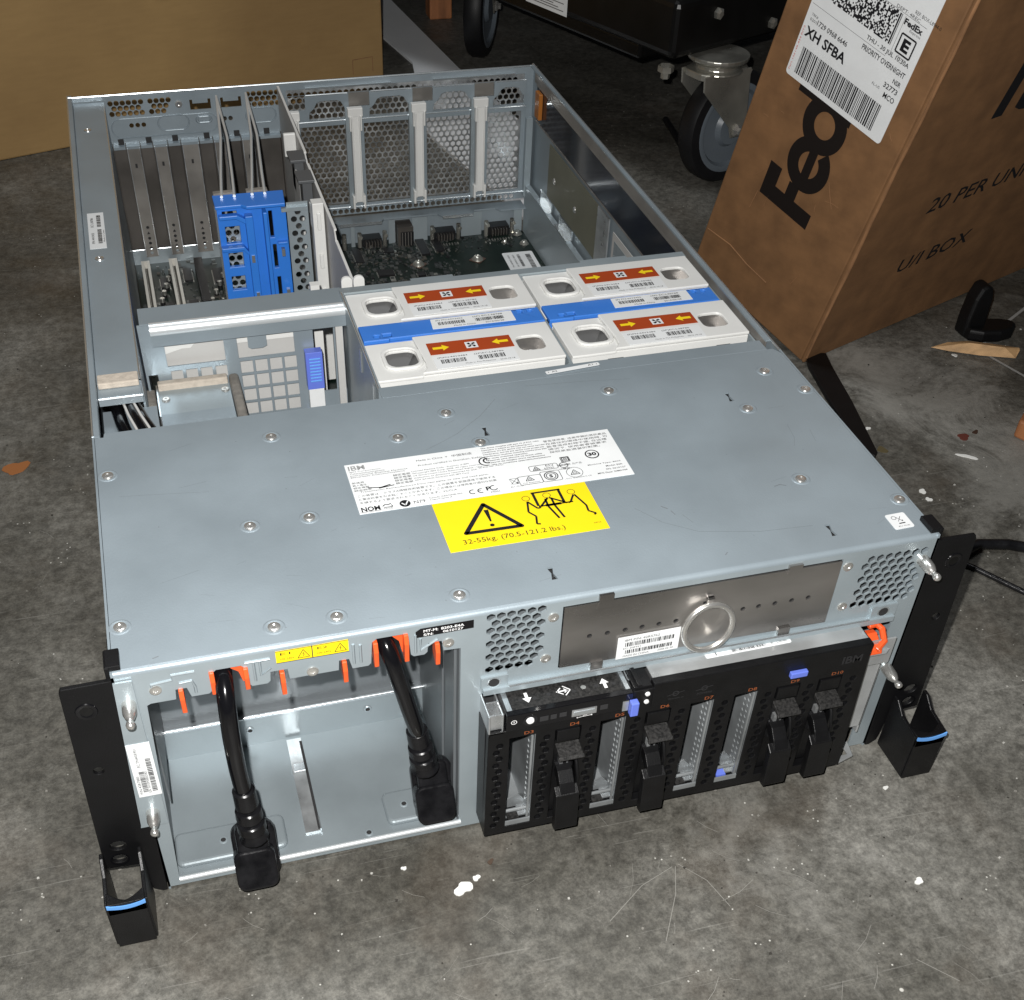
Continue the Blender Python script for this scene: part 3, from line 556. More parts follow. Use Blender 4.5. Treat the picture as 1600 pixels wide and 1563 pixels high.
B().box(436.2, 436.9, 300, 728, 129, 163).build('plastic_film', film, srv)
b = B().use(brownlight); b.box(435.4, 436.1, 300, 728, 161.6, 163.4); b.box(435.6, 436.1, 300, 728, 128.4, 129.6); b.build('film_edge', None, srv)
b = B().use(khaki).box(435.8, 437, 540, 680, 74, 124).build('insulator_sheet', None, srv)
B().box(435.8, 437.2, 511, 540, 74, 124).build('shiny_patch', silver, srv)
B().use(greyw).box(436.2, 436.9, 400, 500, 82, 118).use(steel).box(436.0, 436.6, 405, 495, 88, 112).build('inner_sticker', None, srv)
B().box(432, 436, 708, 721, 136, 160).build('orange_tag', mat('amber', (.34, .12, .02), .4), srv, bevel=.6)
for y, z in ((660, 96), (598, 95)): B().lathe((435.8, y, z), (-1, 0, 0), [(3, 0), (2.6, .8), (1.2, 1), (.01, .6)]).build('wall_screw', shiny, srv, smooth=50)
B().box(431, 432.2, 350, 738, 12, 60).box(431, 436.5, 350, 738, 60, 61.2).build('inner_wall', steel, srv)
for y0, y1 in ((665, 700), (602, 640)): B().box(431, 437.5, y0, y1, 61.3, 62.6).box(436, 437.4, y0, y1, 62, 72).build('wall_tab', edge, srv)
B().box(429.5, 436, 736, 742, 50, 128).build('corner_post', steel, srv)
# --- back wall
b = B().use(panel)
bh = hexes([(34, 153.5), (66.5, 153.5), (66.5, 169), (34, 169)], 5.4, 2.5, n=8) + hexes([(69.5, 153.5), (92, 153.5), (92, 169), (69.5, 169)], 5.4, 2.5, lambda x, y: x > 86 and 160 > y > 155, n=8) + hexes([(158, 153.5), (191, 153.5), (191, 169), (158, 169)], 5.4, 2.5, n=8)
cut = [[(107, 155), (126, 155), (126, 164), (123.5, 164), (123.5, 160.5), (109.5, 160.5), (109.5, 164), (107, 164)], [(135, 155), (154, 155), (154, 164), (151.5, 164), (151.5, 160.5), (137.5, 160.5), (137.5, 164), (135, 164)]]
hs = [ngon(x, 145, 2.2, 8) for x in (52, 57.5, 63, 137, 142.5)]
b.plate(FRONT(750), [(1.2, 127), (191, 127), (191, 42), (438.8, 42), (438.8, 172.4), (1.2, 172.4)], bh + cut + hs + hexes([(196, 42.5), (425, 42.5), (425, 50), (196, 50)], 6.0, 2.7, n=6) + [sq(196, 430, 52, 166)], 1.2)
b.use(edge).cyl((.6, 750.4, 172.6), (439.4, 750.4, 172.6), .9, n=8)
b.build('back_wall', None, srv, smooth=40)
b = B().use(panel); b.box(32, 191, 744, 749.8, 126, 128.5)
for x in (40, 65, 89, 118, 146, 174): b.use(dark); b.box(x - 2.6, x + 2.6, 743, 743.9, 131, 136); b.use(panel)
b.build('slot_rail', None, srv)
def ov(cx, cz, w, h):
    p = rr(cx - w / 2, cx + w / 2, cz - h / 2, cz + h / 2, h / 2.01, 8); return [V(x, 749.7, z) for x, z in p + [p[0]]]
B().tube(ov(90, 145, 28, 13), .7, 6, False).tube(ov(171, 146, 28, 13), .7, 6, False).tube(ov(82, 143, 96, 17), .5, 6, False).tube(ov(118, 146, 13, 5), 1.2, 6, False).build('wall_emboss', panel, srv, smooth=60)
B().lathe((97, 749.9, 161), (0, -1, 0), [(3.4, 0), (3, 1.2), (1, 1.5), (.01, .8)]).build('back_screw', shiny, srv, smooth=50)
# upper slotted strips over the mesh
B().box(214, 296, 747.2, 749.6, 166.4, 167.8).box(337, 419, 747.2, 749.6, 166.4, 167.8).build('hook_strip', edge, srv)
# mesh bay
b = B().use(silver)
b.plate(FRONT(754), sq(195, 431, 52, 167), hexes(sq(197, 429, 53, 166), 6.0, 2.65), .8); b.build('rear_mesh', None, srv)
arches = []
for a0, a1 in ((219, 250), (277, 311), (340, 372), (400, 426)):
    arches.append([(a0 - 4, 140), (a1 + 4, 140), (a1 + 3.5, 147), (a1 - 1, 150.5), (a1 - 4, 155.5), (a1 - 8, 157), (a0 + 8, 157), (a0 + 4, 155.5), (a0 + 1, 150.5), (a0 - 3.5, 147)])
wins = [sq(a0, a1, 56, 134) for a0, a1 in ((206, 250), (267, 311), (329, 373), (391, 425))]
gaps = [sq(a, a + 20, 150, 163) for a in (253.5, 315.5, 377)]
b = B().use(panel); b.plate(FRONT(742), [(194, 52), (429.5, 52), (429.5, 163), (398, 163), (398, 163.01), (194, 163)], arches + wins + gaps + [sq(196, 212, 150, 163)], 1.2)
b.box(194, 429.5, 742.1, 750, 137.4, 138.6); b.use(edge)
for a0, a1 in ((213, 252.5), (275, 314.5), (337, 376), (398.5, 429)): b.cyl((a0, 742, 163), (a1, 742, 163), .8, n=8)
for a0, a1 in ((194, 429.5),): b.cyl((a0, 742, 53), (a1, 742, 53), .9, n=8); b.cyl((a0, 742.2, 138.4), (a1, 742.2, 138.4), .7, n=8)
b.build('mesh_frame', None, srv, smooth=40)
for a in (253.5, 315.5, 377): B().box(a, a + 20, 744, 745, 150, 163).build('notch_back', brownlight, srv)
cl = None
for x in (203, 263, 325, 387):
    if cl is None:
        q = B(); q.box(-4.2, 4.2, -3, 2.5, 60, 145); q.box(-6.4, -4.2, -5, 2.5, 54, 67); q.box(4.2, 6.4, -5, 2.5, 54, 67); q.box(-7.2, 7.2, -4, 2, 143, 151); q.box(-6, -4.4, -5, 2, 130, 144); q.box(4.4, 6, -5, 2, 130, 144); q.box(-4.2, -2.8, -5, -3, 60, 143); q.box(2.8, 4.2, -5, -3, 60, 143)
        cl = q.build('white_guide', white, srv, at=(0, 0, 0), bevel=.5); cl.location = V(x - 5, 738, 0) * S
    else: copy_part(cl, srv, (x - 5, 738, 0))
for x in (203, 263, 325, 387): B().box(x - 14, x - 10.2, 738, 742, 53, 150).build('guide_post', steel, srv)
# shelf above the ports
b = B().use(panel); b.prism(TOP(0), [(192, 750), (192, 738), (232, 736), (236, 732), (279, 732), (282, 737), (338, 737), (342, 730), (374, 730), (377, 737), (400, 737), (404, 731), (431, 731), (431, 750)], 38.4, 40); b.use(edge); b.box(236, 279, 731.4, 732, 37, 40); b.box(342, 374, 729.4, 730, 37, 40); b.use(panel); b.box(192, 431, 748, 749.6, 10, 38.2)
b.build('port_shelf', None, srv)
# PCI covers: deep dark brackets and lighter strips with holes
for x0, x1 in ((31.5, 44), (56, 68.5), (81, 94), (110, 124), (135, 150), (162, 188)):
    q = B().use(brownsteel); q.box(x0, x1, 751, 752, 26, 130); q.box(x0 + .2, x0 + 1, 742, 751, 28, 130); q.box(x1 - 1, x1 - .2, 742, 751, 28, 130); q.build('slot_cover', None, srv, bevel=.2)
for i, (x0, x1) in enumerate(((44.2, 55.8), (69, 80.5), (94.5, 109.5), (124.5, 134.5), (150.5, 161.5))):
    hh = [ngon((x0 + x1) / 2, z, 1.6, 8) for z in (24, 29, 34, 39, 50)] + [[((x0 + x1) / 2 - 1.7, 43), ((x0 + x1) / 2 + 1.7, 43), ((x0 + x1) / 2, 46)], sq((x0 + x1) / 2 - 1, (x0 + x1) / 2 + 1, 108, 112)]
    q = B().use(brownlight); q.plate(FRONT(745), sq(x0, x1, 20, 127), hh, .8); q.use(silver).box(x0 - .2, x0 + .5, 743, 745.6, 22, 127).box(x1 - .5, x1 + .2, 743, 745.6, 22, 127); q.build('slot_strip', None, srv)  # pale side edges added as highlights along each strip
B().box(30, 191, 752.5, 753.5, 8, 127).build('slot_backing', dark, srv)
B().use(steel).box(31, 191, 747, 749, 12, 27).use(edge).cyl((31, 747, 27), (191, 747, 27), .6, n=8).build('slot_sill', None, srv, smooth=40)
# --- circuit boards
B().box(31.5, 430.8, 222, 748, 10, 12).build('circuit_board', pcb, srv)
for x in (42, 68.3):
    q = B().use(ivory); q.box(x - 4, x - 1.4, 636, 724, 12, 25); q.box(x + 1.4, x + 4, 636, 724, 12, 25); q.box(x - 4, x + 4, 724, 727, 12, 25); q.use(tan).box(x - 1.4, x + 1.4, 637, 723, 12, 19); q.use(solder).box(x - .9, x - .5, 640, 720, 19, 22); q.build('card_socket', None, srv)
B().box(88, 96, 636, 726, 12, 24).box(90.5, 93.5, 637, 725, 24, 24.1).build('black_socket', chipm, srv)
b = B(); occ = []
def comps(n, x0, x1, y0, y1, smax, dens):
    k = 0
    while k < n:
        x = random.uniform(x0, x1); y = random.uniform(y0, y1)
        if dens and random.random() > dens(x, y): continue
        w = random.uniform(.8, smax) * random.choice((.5, 1, 1)); l = w * random.choice((.5, 1, 2)); h = random.choice((.4, .6, .9, 1.4))
        b.use(random.choice((chipm, chipg, chipg, chipg, lead, tan, solder if random.random() < .3 else lead))); b.box(x, x + w, y, y + l, 12, 12 + h); k += 1
comps(620, 240, 345, 640, 735, 4, lambda x, y: .9 if x < 320 and y > 690 else .35)
comps(90, 330, 425, 700, 735, 3.5, None); comps(60, 320, 420, 600, 640, 4, None); comps(200, 240, 330, 590, 660, 5, None)
comps(260, 33, 122, 560, 744, 5, None); comps(120, 33, 60, 360, 640, 6, None); comps(120, 140, 172, 345, 560, 6, None)
b.build('small_components', None, srv, kind='stuff')
for x, y, w, l in ((262, 668, 16, 12), (314, 704, 9, 34), (330, 708, 9, 26), (278, 716, 10, 10), (246, 700, 8, 30), (300, 660, 8, 8), (53, 690, 8, 22), (76, 700, 8, 26), (104, 690, 12, 30), (54, 650, 9, 9), (76, 646, 9, 14)):
    q = B().use(chipm).box(x, x + w, y, y + l, 12, 14.2); q.use(solder)
    for k in range(int(l / 1.6)): q.box(x - .9, x, y + .4 + k * 1.6, y + 1.0 + k * 1.6, 12, 13); q.box(x + w, x + w + .9, y + .4 + k * 1.6, y + 1.0 + k * 1.6, 12, 13)
    q.build('chip', None, srv)
for k in range(5):
    for (x, y) in (((52 + k * 3, 660 + k * 14)), ((98 + k * 5, 650 + k * 16))):
        B().use(chipm).cyl((x, y, 12), (x, y, 15), 2.3, n=12).use(solder).cyl((x, y, 15), (x, y, 19), 2.1, n=12).build('capacitor', None, srv, smooth=40)
for x, y in ((306, 686), (367, 684)):
    q = B().use(copper).prism(TOP(0), [(x - 9, y), (x, y - 9), (x + 9, y), (x, y + 9)], 12.1, 12.8); q.use(chrome).lathe((x, y, 12.8), (0, 0, 1), [(6, 0), (5, 1.5), (3, 3.6), (1.5, 4), (.01, 3)]); q.build('board_post', None, srv, smooth=40)
for x, y, r in ((423, 733, 5), (424, 709, 4), (405, 716, 2.5)):
    B().use(chrome).lathe((x, y, 12), (0, 0, 1), [(r + 1, 0), (r, 1.2), (r * .7, 3), (r * .4, 3.2), (.01, 2)]).build('board_screw', None, srv, smooth=50)
F = FR((393, 640, 12.3), (.98, -.03, 0), (.03, .98, 0)); b = B().use(paper); b.plate(F, rr(0, 32, 0, 52, 2), [], .2); F = F.up(.12); b.use(ink)
for u0 in (3, 8): b.text(FR(F.p(u0 + 3, 20), F.v, -F.u), 'P/N 10N9998 EC H86543', 0, 0, 26, 1.8)
b.barcode(FR(F.p(17, 20), F.v, -F.u), 0, 26, 0, 3, n=26); b.barcode(FR(F.p(28, 14), F.v, -F.u), 0, 32, 0, 5, n=30); b.build('board_label', None, srv)
for x0, x1, kind in ((254, 284, 0), (295, 311, 1), (330, 362, 0), (388, 420, 0), (240, 246, 2)):
    q = B()
    if kind == 0:
        q.use(chipm).box(x0 + 5, x1 - 5, 735, 748, 12, 20.5); q.use(brownsteel)
        for k in range(6): q.box(x0 + 7.5 + k * 3, x0 + 8.6 + k * 3, 730, 735, 13, 19.5)
        q.use(chrome); q.cyl((x0 + 2, 735, 12), (x0 + 2, 735, 28), 2.2, n=10); q.cyl((x1 - 2, 735, 12), (x1 - 2, 735, 28), 2.2, n=10); q.cyl((x0 + 2, 735, 26), (x0 + 2, 728, 26), 2, n=10); q.cyl((x1 - 2, 735, 26), (x1 - 2, 728, 26), 2, n=10)
        q.use(solder)
        for k in range(9): q.box(x0 + 2 + k * 3, x0 + 3.2 + k * 3, 722, 725, 12, 13)
        q.build('serial_port', None, srv)
    elif kind == 1:
        q.use(brownsteel).box(x0, x1, 730, 748, 12, 32); q.use(chipm).box(x0 + 3, x1, 728.5, 730, 12, 27); q.use(brownlight)
        for k in range(4): q.box(x0 + 4 + k * 3, x0 + 4.6 + k * 3, 728, 728.5, 13, 27)
        q.build('network_port', None, srv)
    else:
        q.use(chrome).cyl((x0, 735, 12), (x0, 735, 28), 2.4, n=10).build('port_screw', None, srv)
for x0, x1 in ((248, 252), (287, 294), (312, 328), (364, 386), (421, 430)): B().box(x0, x1, 739, 740, 12, 37).build('port_blank', steel, srv)
# --- dividers in the expansion area
for P in ([(131, 738), (129.5, 640), (124, 560), (121, 521)], [(131, 738), (124, 640), (115, 560), (111, 521)], [(158, 740), (155, 640), (148, 560), (145, 521)], [(158, 740), (150, 640), (140, 560), (135, 521)]):
    b = B().use(brownlight); b.add([V(x, y, z) for x, y in P for z in (148, 169)], [(2 * k, 2 * k + 2, 2 * k + 3, 2 * k + 1) for k in range(3)]); b.use(rollm); b.tube([V(x, y, 169.6) for x, y in P], 1.25, 8); b.build('card_divider', None, srv, smooth=60)
b = B().use(greyw); b.plate(RIGHTF(189), [(748, 12), (748, 171), (590, 171), (580, 166), (574, 166), (455, 166), (448, 158), (366, 158), (366, 12)], [ngon(y, z, 3, 8) for y in (380, 390, 400, 410) for z in (110, 122, 134)], 1.2)
b.use(white); b.box(187.6, 189.6, 590, 746, 170.4, 172); b.box(187.6, 189.6, 452, 578, 165.4, 167); b.box(187.6, 189.6, 366, 450, 157.4, 159); b.build('bay_divider', None, srv)
for x0 in (176.5, 185.2): B().prism(FRONT(362), rr(x0, x0 + 7.8, 146, 174, 3.4), 0, 2).build('divider_tab', white, srv)
# blue card holder
hb = [sq(110.5, 121, z, z + hh) for z, hh in ((158, 6), (138, 15), (119, 13), (102, 12))]
b = B().use(bluep); b.plate(FRONT(510), [(105, 14), (159, 14), (159, 167), (105, 167)], [sq(109, 120.5, 156, 162.5), sq(110, 121.5, 136, 150), sq(110, 121.5, 116, 128), sq(110, 121, 96, 108), sq(145, 148, 138, 160), sq(146, 149, 112, 132), sq(147, 150, 84, 104)], 4)
b.prism(TOP(0), [(104, 528), (104, 506), (124, 506), (128, 502), (158, 502), (160, 527)], 166, 168.6)
b.box(126, 132, 503, 510, 14, 160); b.box(140, 143, 500, 510, 14, 163); b.prism(FRONT(506), [(105, 132), (122, 132), (127, 126), (127, 129), (123, 135), (105, 135)], -4, 2); b.prism(FRONT(506), [(106, 158), (119, 158), (127, 153), (127, 157), (120, 161), (106, 161)], -4, 2)
b.box(150, 158, 506, 510, 133, 135); b.build('blue_card_holder', None, srv, bevel=.5)
q = B().use(steel)
q.plate(FRONT(515), [(106, 90), (124, 90), (124, 166), (106, 166)], hexes(sq(107, 124, 92, 165), 6.2, 2.5, n=8), .8).build('holder_mesh', None, srv)
B().box(103.6, 105, 508, 512, 30, 167).build('holder_edge', edge, srv)
for x, z in ((127.5, 122), (152, 125), (128, 90), (153, 90)): B().box(x, x + 2.6, 502, 505.8, z, z + 6).build('holder_catch', edge, srv)
for x0, x1 in ((105, 121), (131, 148)): B().box(x0, x1, 527, 533, 164.5, 170).build('grey_pad', foamd, srv, bevel=.8)
q = B().use(steel); q.plate(FRONT(508), [(159.5, 14), (176.5, 14), (176.5, 166), (159.5, 166)], hexes(sq(162, 176, 20, 164), 6.8, 2.6, n=8), 1); q.box(155, 176, 505, 508, 160, 163).build('perforated_divider', None, srv)
B().box(177.5, 180.5, 500, 506, 148, 166).box(178, 182, 500, 505, 118, 128).box(180, 183, 500, 505, 88, 98).build('white_hook', white, srv)
b = B().box(177.5, 186.5, 490, 500, 14, 171); b.box(180.5, 183.5, 488, 490, 150, 164); b.box(180.5, 183.5, 488, 490, 118, 130); b.box(181, 184, 488, 490, 88, 100); b.build('white_channel', white, srv, bevel=.5)
B().box(177, 187.6, 636, 640, 150, 170).box(178, 180, 560, 600, 60, 160).build('white_bracket', white, srv, bevel=1)
for y in (593, 551): B().box(174.5, 188, y - 11, y + 11, 166, 168.5).box(178, 186, y - 8, y + 8, 140, 166).build('grey_cap', mat('cap_grey', (.09, .095, .10), .45), srv, bevel=.5)
# --- cross beam, optical-drive bay wall
b = B().use(panel); b.box(35, 174.5, 336, 358, 166.6, 168); b.box(41, 173.5, 331, 332.2, 153, 163); b.use(rollm); b.cyl((41, 335.6, 163.2), (173.5, 335.6, 163.2), 5.0, n=28); b.build('cross_beam', None, srv, smooth=40)  # near-white roll carries the beam's highlight in its colour
cells = []
for i in range(4):
    for j in range(4): cells.append(sq(98 + i * 10.3, 106.7 + i * 10.3, 87 + j * 11.3, 96.8 + j * 11.3))
for i in range(4): cells.append(sq(50 + i * 10.2, 58 + i * 10.2, 120.4, 129.5))
b = B().use(panel); b.plate(FRONT(338), [(33, 12), (150.5, 12), (150.5, 166), (33, 166)], cells + [sq(48.5, 88.5, 133, 150.5), [(97.5, 133), (137, 133), (137, 151), (118, 151), (118, 141), (115, 139.5), (107, 139.5), (105, 141), (105, 151), (97.5, 151)], sq(34.5, 41, 108, 128)], 1.2); b.build('drive_bay_wall', None, srv)
b = B().use(greyw); b.box(46, 150, 344.2, 345, 60, 162); b.use(white); b.prism(FRONT(343), [(48, 140), (48, 156), (92, 156), (92, 147), (70, 147), (66, 143), (60, 143)], -1, 0); b.box(97, 139, 342, 343, 143, 156); b.build('white_liner', None, srv)
b = B().use(panel); b.box(165, 172, 338, 339, 12, 160); b.box(150.5, 172, 336, 337, 12, 100); b.build('bay_side_wall', None, srv)
b = B().use(greyw).box(166, 171, 333, 336, 12, 160).use(white).box(157, 163.5, 380, 386, 30, 160); b.build('grey_post', None, srv)
b = B().use(violet); b.box(143, 155, 330, 337, 106, 135.5); b.use(skyb)
for k in range(8): b.box(145.3, 153.4, 329.4, 330, 131 - k * 2.5 - 1.2, 131 - k * 2.5)
b.use(paper); b.box(143.6, 154.6, 330.4, 336, 85, 106); b.use(violet); b.box(142.5, 155.5, 331, 337, 60, 85); b.build('blue_slide_latch', None, srv, bevel=.6)
b = B().use(steel); b.box(39, 88, 255, 335, 117, 119); b.box(39, 88, 255, 257, 60, 117); b.box(87, 88, 255, 335, 60, 117); b.use(panel); b.box(39, 88, 255, 300, 119, 119.5); b.build('connector_box', None, srv)
B().box(39.5, 87.5, 331, 337, 117, 124).build('foam_strip', foam, srv, bevel=1)
B().box(88.5, 95.5, 240, 338, 116, 123).build('grey_gasket', foamd, srv, bevel=2.4, seg=3)
B().box(29, 37, 318, 340, 108, 116).box(29.5, 37.5, 298, 316, 100, 108).build('grey_gasket', foamd, srv, bevel=1.2)
B().box(38, 39, 296, 336, 100, 121).build('gasket_edge', edge, srv)
for x, y in ((43.5, 319), (84.5, 323)): B().lathe((x, y, 119), (0, 0, 1), [(3, 0), (2.7, 1), (1.3, 1.4), (.01, .8)]).build('box_screw', shiny, srv, smooth=50)
B().box(4.4, 38, 204, 266, 147, 148.2).box(32, 100, 216, 240, 100, 101.5).build('channel_floor', panel, srv)
for P, r_, m in (([(13, 285, 151), (13.5, 262, 153), (16, 240, 154), (20, 218, 154), (25, 196, 152)], 3.2, blackg), ([(19, 285, 155), (21, 262, 157), (25, 238, 158), (31, 215, 157), (38, 196, 154)], 2.4, blackg),
                 ([(24, 285, 152), (25, 262, 154), (30, 240, 155), (38, 215, 154), (46, 196, 152)], 2.4, blackg)):
    B().tube([V(*p) for p in P], r_ + .9, 10).build('black_cable', m, srv, smooth=60)
for P in ([(16, 285, 158), (17.5, 262, 159.5), (21, 240, 160), (27, 215, 159), (33, 196, 156)], [(21, 285, 158), (23, 262, 160), (28, 240, 160), (35, 215, 159), (43, 196, 157)]):
    B().tube([V(*p) for p in P], 0.9, 8).build('white_cable', greyw, srv, smooth=60)
# --- fan cage
b = B().use(brownlight); b.use(steel); b.box(173.6, 175, 216, 344, 12, 171); b.box(174, 432, 345.4, 346.6, 12, 169); b.box(173, 432, 344.5, 352, 169, 170.4); b.box(225, 256, 352, 355, 169, 170.4); b.box(352, 388, 352, 355, 169, 170.4); b.box(433.8, 435, 216, 346, 12, 166); b.box(302, 303.6, 216, 345, 30, 168); b.build('fan_cage', None, srv)
B().use(edge).cyl((173.5, 216, 171), (173.5, 344, 171), .7, n=8).build('cage_edge', None, srv, smooth=60)
for y in (345, 280, 236): B().box(172.4, 173.5, y - 8, y - 4, 150, 166).build('cage_rivet', edge, srv)
B().box(173, 432, 203.4, 216, 171.2, 172.4).box(173, 432, 215, 216, 150, 171.2).build('front_ledge', panel, srv, bevel=.5)

# --- rack ears
def ear(sgn, x0):
    X = lambda a: x0 + sgn * a
    q = B()
    out = [(X(0), 169), (X(23.5), 168.5), (X(24.5), 166), (X(29.5), 30), (X(11), 28), (X(8), 4), (X(3), -0.0), (X(.6), 0.3), (X(-.6), 54), (X(-1), 60), (X(0), 62)]
    q.plate(FRONT(-.4), out, [ngon(X(19.5), 47.5, 4.4, 20, 0, .85), ngon(X(20.5), 36.5, 4.2, 20, 0, .85), ngon(X(17.5), 109, 2.7, 16, 0, 1)], 2.6)
    q.prism(TOP(0), [(X(-5.2), 1.5), (X(1.6), 1.5), (X(1.6), 14), (X(-5.2), 14)], 173.4, 176.4); q.box(X(0.05), X(2.2), 1.2, 14, 160, 176)
    q.box(X(.3), X(2.2), 2, 40, 4, 160)
    e = q.build('rack_ear', blackm, srv, bevel=.35)
    q = B().use(blackg); q.ring(FRONT(-.9), X(20.5), 36.5, 4.2, 5.2); q.build('ear_grommet', None, e); q = B().use(blackg).lathe((X(14.8), -.4, 152), (0, -1, 0), [(5.4, 0), (5, .5), (3.4, .5), (3.0, .2)]).use(cartm).lathe((X(14.8), -.4, 152), (0, -1, 0), [(3.0, .2), (.01, .3)]); q.build('ear_screw', None, e, smooth=40)
    # latch tab: open-topped rounded cup with a blue stripe
    q = B(); a0, a1 = X(9), X(29)
    for a in (a0, a1):
        lo = [(-2, 2), (-2, 46), (-6, 46), (-14, 40), (-31, 38), (-31, 2)]
        q.prism(RIGHTF(a), lo, -1.1, 1.1)
    q.box(min(a0, a1), max(a0, a1), -32, -29.5, 0.5, 36)
    n = 14; xs = [min(a0, a1) + (max(a0, a1) - min(a0, a1)) * k / n for k in range(n + 1)]
    q.prism(TOP(0), [(xs[0], -32), (xs[-1], -32)] + [(xs[k], -29.5 + 6.5 * (1 - math.sin(math.pi * k / n)) ** .8) for k in range(n, -1, -1)], 30, 39)
    q.box(min(a0, a1), max(a0, a1), -31, -3, .4, 2)
    l = q.build('ear_latch', black, e, bevel=.5)
    q = B()
    for k in range(n):
        z = lambda t: 36.6 - 2.0 * math.sin(math.pi * t)
        q.prism(FRONT(-32.4), [(xs[k], z(k / n)), (xs[k + 1], z((k + 1) / n)), (xs[k + 1], z((k + 1) / n) + 2.6), (xs[k], z(k / n) + 2.6)], -.6, .2)
    q.build('blue_stripe', skyb, l) if False else q.build('blue_stripe', skyb, l)
ear(-1, 0); ear(1, 440)

# ------------------------------------------------------------------ fan modules
def fan_module():
    t = thing('fan_module', 'x', 'fan', (176, 299, 12), 'fan modules in the server')
    X, Y = 176, 299
    b = B().use(white)
    hL = rr(X + 11, X + 31.5, Y + 12, Y + 34, 6.5, 4); hR = rr(X + 99, X + 117, Y + 12, Y + 30, 5, 4)
    hR = [(x, y) for x, y in hR]
    b.plate(TOP(168.6), [(X, Y - .2), (X + 30, Y - .2), (X + 36, Y + 4), (X + 38, Y + 12), (X + 38, Y + 45.5), (X, Y + 45.5)], [hL], 2)
    b.plate(TOP(171), [(X + 30, Y), (X + 126, Y), (X + 126, Y + 45.5), (X + 33, Y + 45.5), (X + 34.6, Y + 14), (X + 34, Y + 6)], [hR], 2.2)
    b.box(X + .3, X + 125.7, Y + .2, Y + 1.6, 40, 168.4); b.box(X + .3, X + 125.7, Y + 44, Y + 45.3, 40, 166.5); b.box(X + .3, X + 1.5, Y + 1.6, Y + 44, 40, 166.5); b.box(X + 124.5, X + 125.7, Y + 1.6, Y + 44, 40, 168.4)
    b.build('housing', None, t, bevel=.7)
    q = B(); q.prism(FR((0, 0, 0), (1, 0, 0), (0, 1, 0)), rr(X + 8.6, X + 34, Y + 9.5, Y + 36.4, 8), 168.6, 169.1); 
    b = B().use(white); b.plate(TOP(170.4), rr(X + 8.4, X + 34.2, Y + 9.4, Y + 36.4, 8, 5), [hL], 2); b.build('grip_rim', None, t, bevel=.8, seg=3)
    b = B().use(mat('recess_metal', (.16, .16, .16), .42, .6)); b.add([V(X + 9, Y + 10, 166.4), V(X + 33, Y + 10, 166.4), V(X + 33, Y + 36, 166.4), V(X + 9, Y + 36, 166.4), V(X + 19, Y + 19, 154)], [(0, 1, 4), (1, 2, 4), (2, 3, 4), (3, 0, 4)]); b.build('grip_recess', None, t)
    b = B().use(polish); f_ = [V(X + 98, Y + 11, 168.6), V(X + 118, Y + 11, 168.6), V(X + 118, Y + 31, 168.6), V(X + 98, Y + 31, 168.6), V(X + 101, Y + 13, 157), V(X + 115, Y + 13, 157), V(X + 115, Y + 28, 157), V(X + 101, Y + 28, 157)]
    b.add(f_, [(0, 1, 5, 4), (1, 2, 6, 5), (2, 3, 7, 6), (3, 0, 4, 7)]).use(chipg).add(f_[4:], [(0, 1, 2, 3)])
    b.use(polish).lathe((X + 108, Y + 20, 157), (0, 0, 1), [(7.5, 0), (7.5, 3), (6.4, 5.5), (5, 5), (3.8, 3)], 24).use(chipm).lathe((X + 108, Y + 20, 157), (0, 0, 1), [(3.8, 3), (3.4, 6.5), (2.4, 7.4), (1.6, 6), (.01, 5.6)], 24); b.build('fan_hub', None, t, smooth=40)
    F = TOP(171.25); b = B().use(orlabel); b.plate(F, [(X + 39, Y + 20), (X + 95.5, Y + 19.6), (X + 95.5, Y + 34.4), (X + 39, Y + 34.8)], [], .2); F = F.up(.12); b.use(yellowink)
    for s_, x in ((1, X + 42), (-1, X + 93)):
        b.face(F, [(x, Y + 26), (x + s_ * 6.5, Y + 26), (x + s_ * 6.5, Y + 23.8), (x + s_ * 11, Y + 27.4), (x + s_ * 6.5, Y + 31), (x + s_ * 6.5, Y + 28.8), (x, Y + 28.8)])
    b.use(paper); b.rect(F, X + 64, X + 72, Y + 23.2, Y + 31, 0); b.use(ink)
    for k in range(4):
        t0 = k * math.pi / 2 + .4; cx, cy = X + 68, Y + 27.1; b.face(F, [(cx, cy), (cx + 3.2 * math.cos(t0), cy + 3.2 * math.sin(t0)), (cx + 3.6 * math.cos(t0 + .5), cy + 3.6 * math.sin(t0 + .5)), (cx + 2.2 * math.cos(t0 + .9), cy + 2.2 * math.sin(t0 + .9))], .06)
    b.build('airflow_label', None, t)
    F = TOP(171.25); b = B().use(paper); b.plate(F, sq(X + 39.5, X + 94.5, Y + 1.6, Y + 17), [], .2); F = F.up(.12); b.use(ink)
    b.text(F, '(P)PN:44V3484', X + 42.5, Y + 13.2, 20, 2.0); b.text(F, '(2P)EC:L38786', X + 67, Y + 13.2, 20, 2.0); b.barcode(F, X + 44, X + 61, Y + 7.2, Y + 12, n=20); b.barcode(F, X + 69, X + 87, Y + 7.2, Y + 12, n=22); b.text(F, 'Made in The Philippines', X + 59, Y + 3.6, 20, 1.5); b.text(F, '2010-10-18', X + 82, Y + 3.6, 10, 1.3)
    b.build('part_label', None, t)
    B().box(X + 25, X + 36, Y - .1, Y + .25, 161.4, 163.6).build('notch', dark, t); B().box(X + 103, X + 113, Y - .1, Y + .25, 161.4, 163.6).build('notch', dark, t)
    return t
f0 = fan_module()
f0['label'] = 'white fan module at back left, beside the white divider tabs and circuit board'
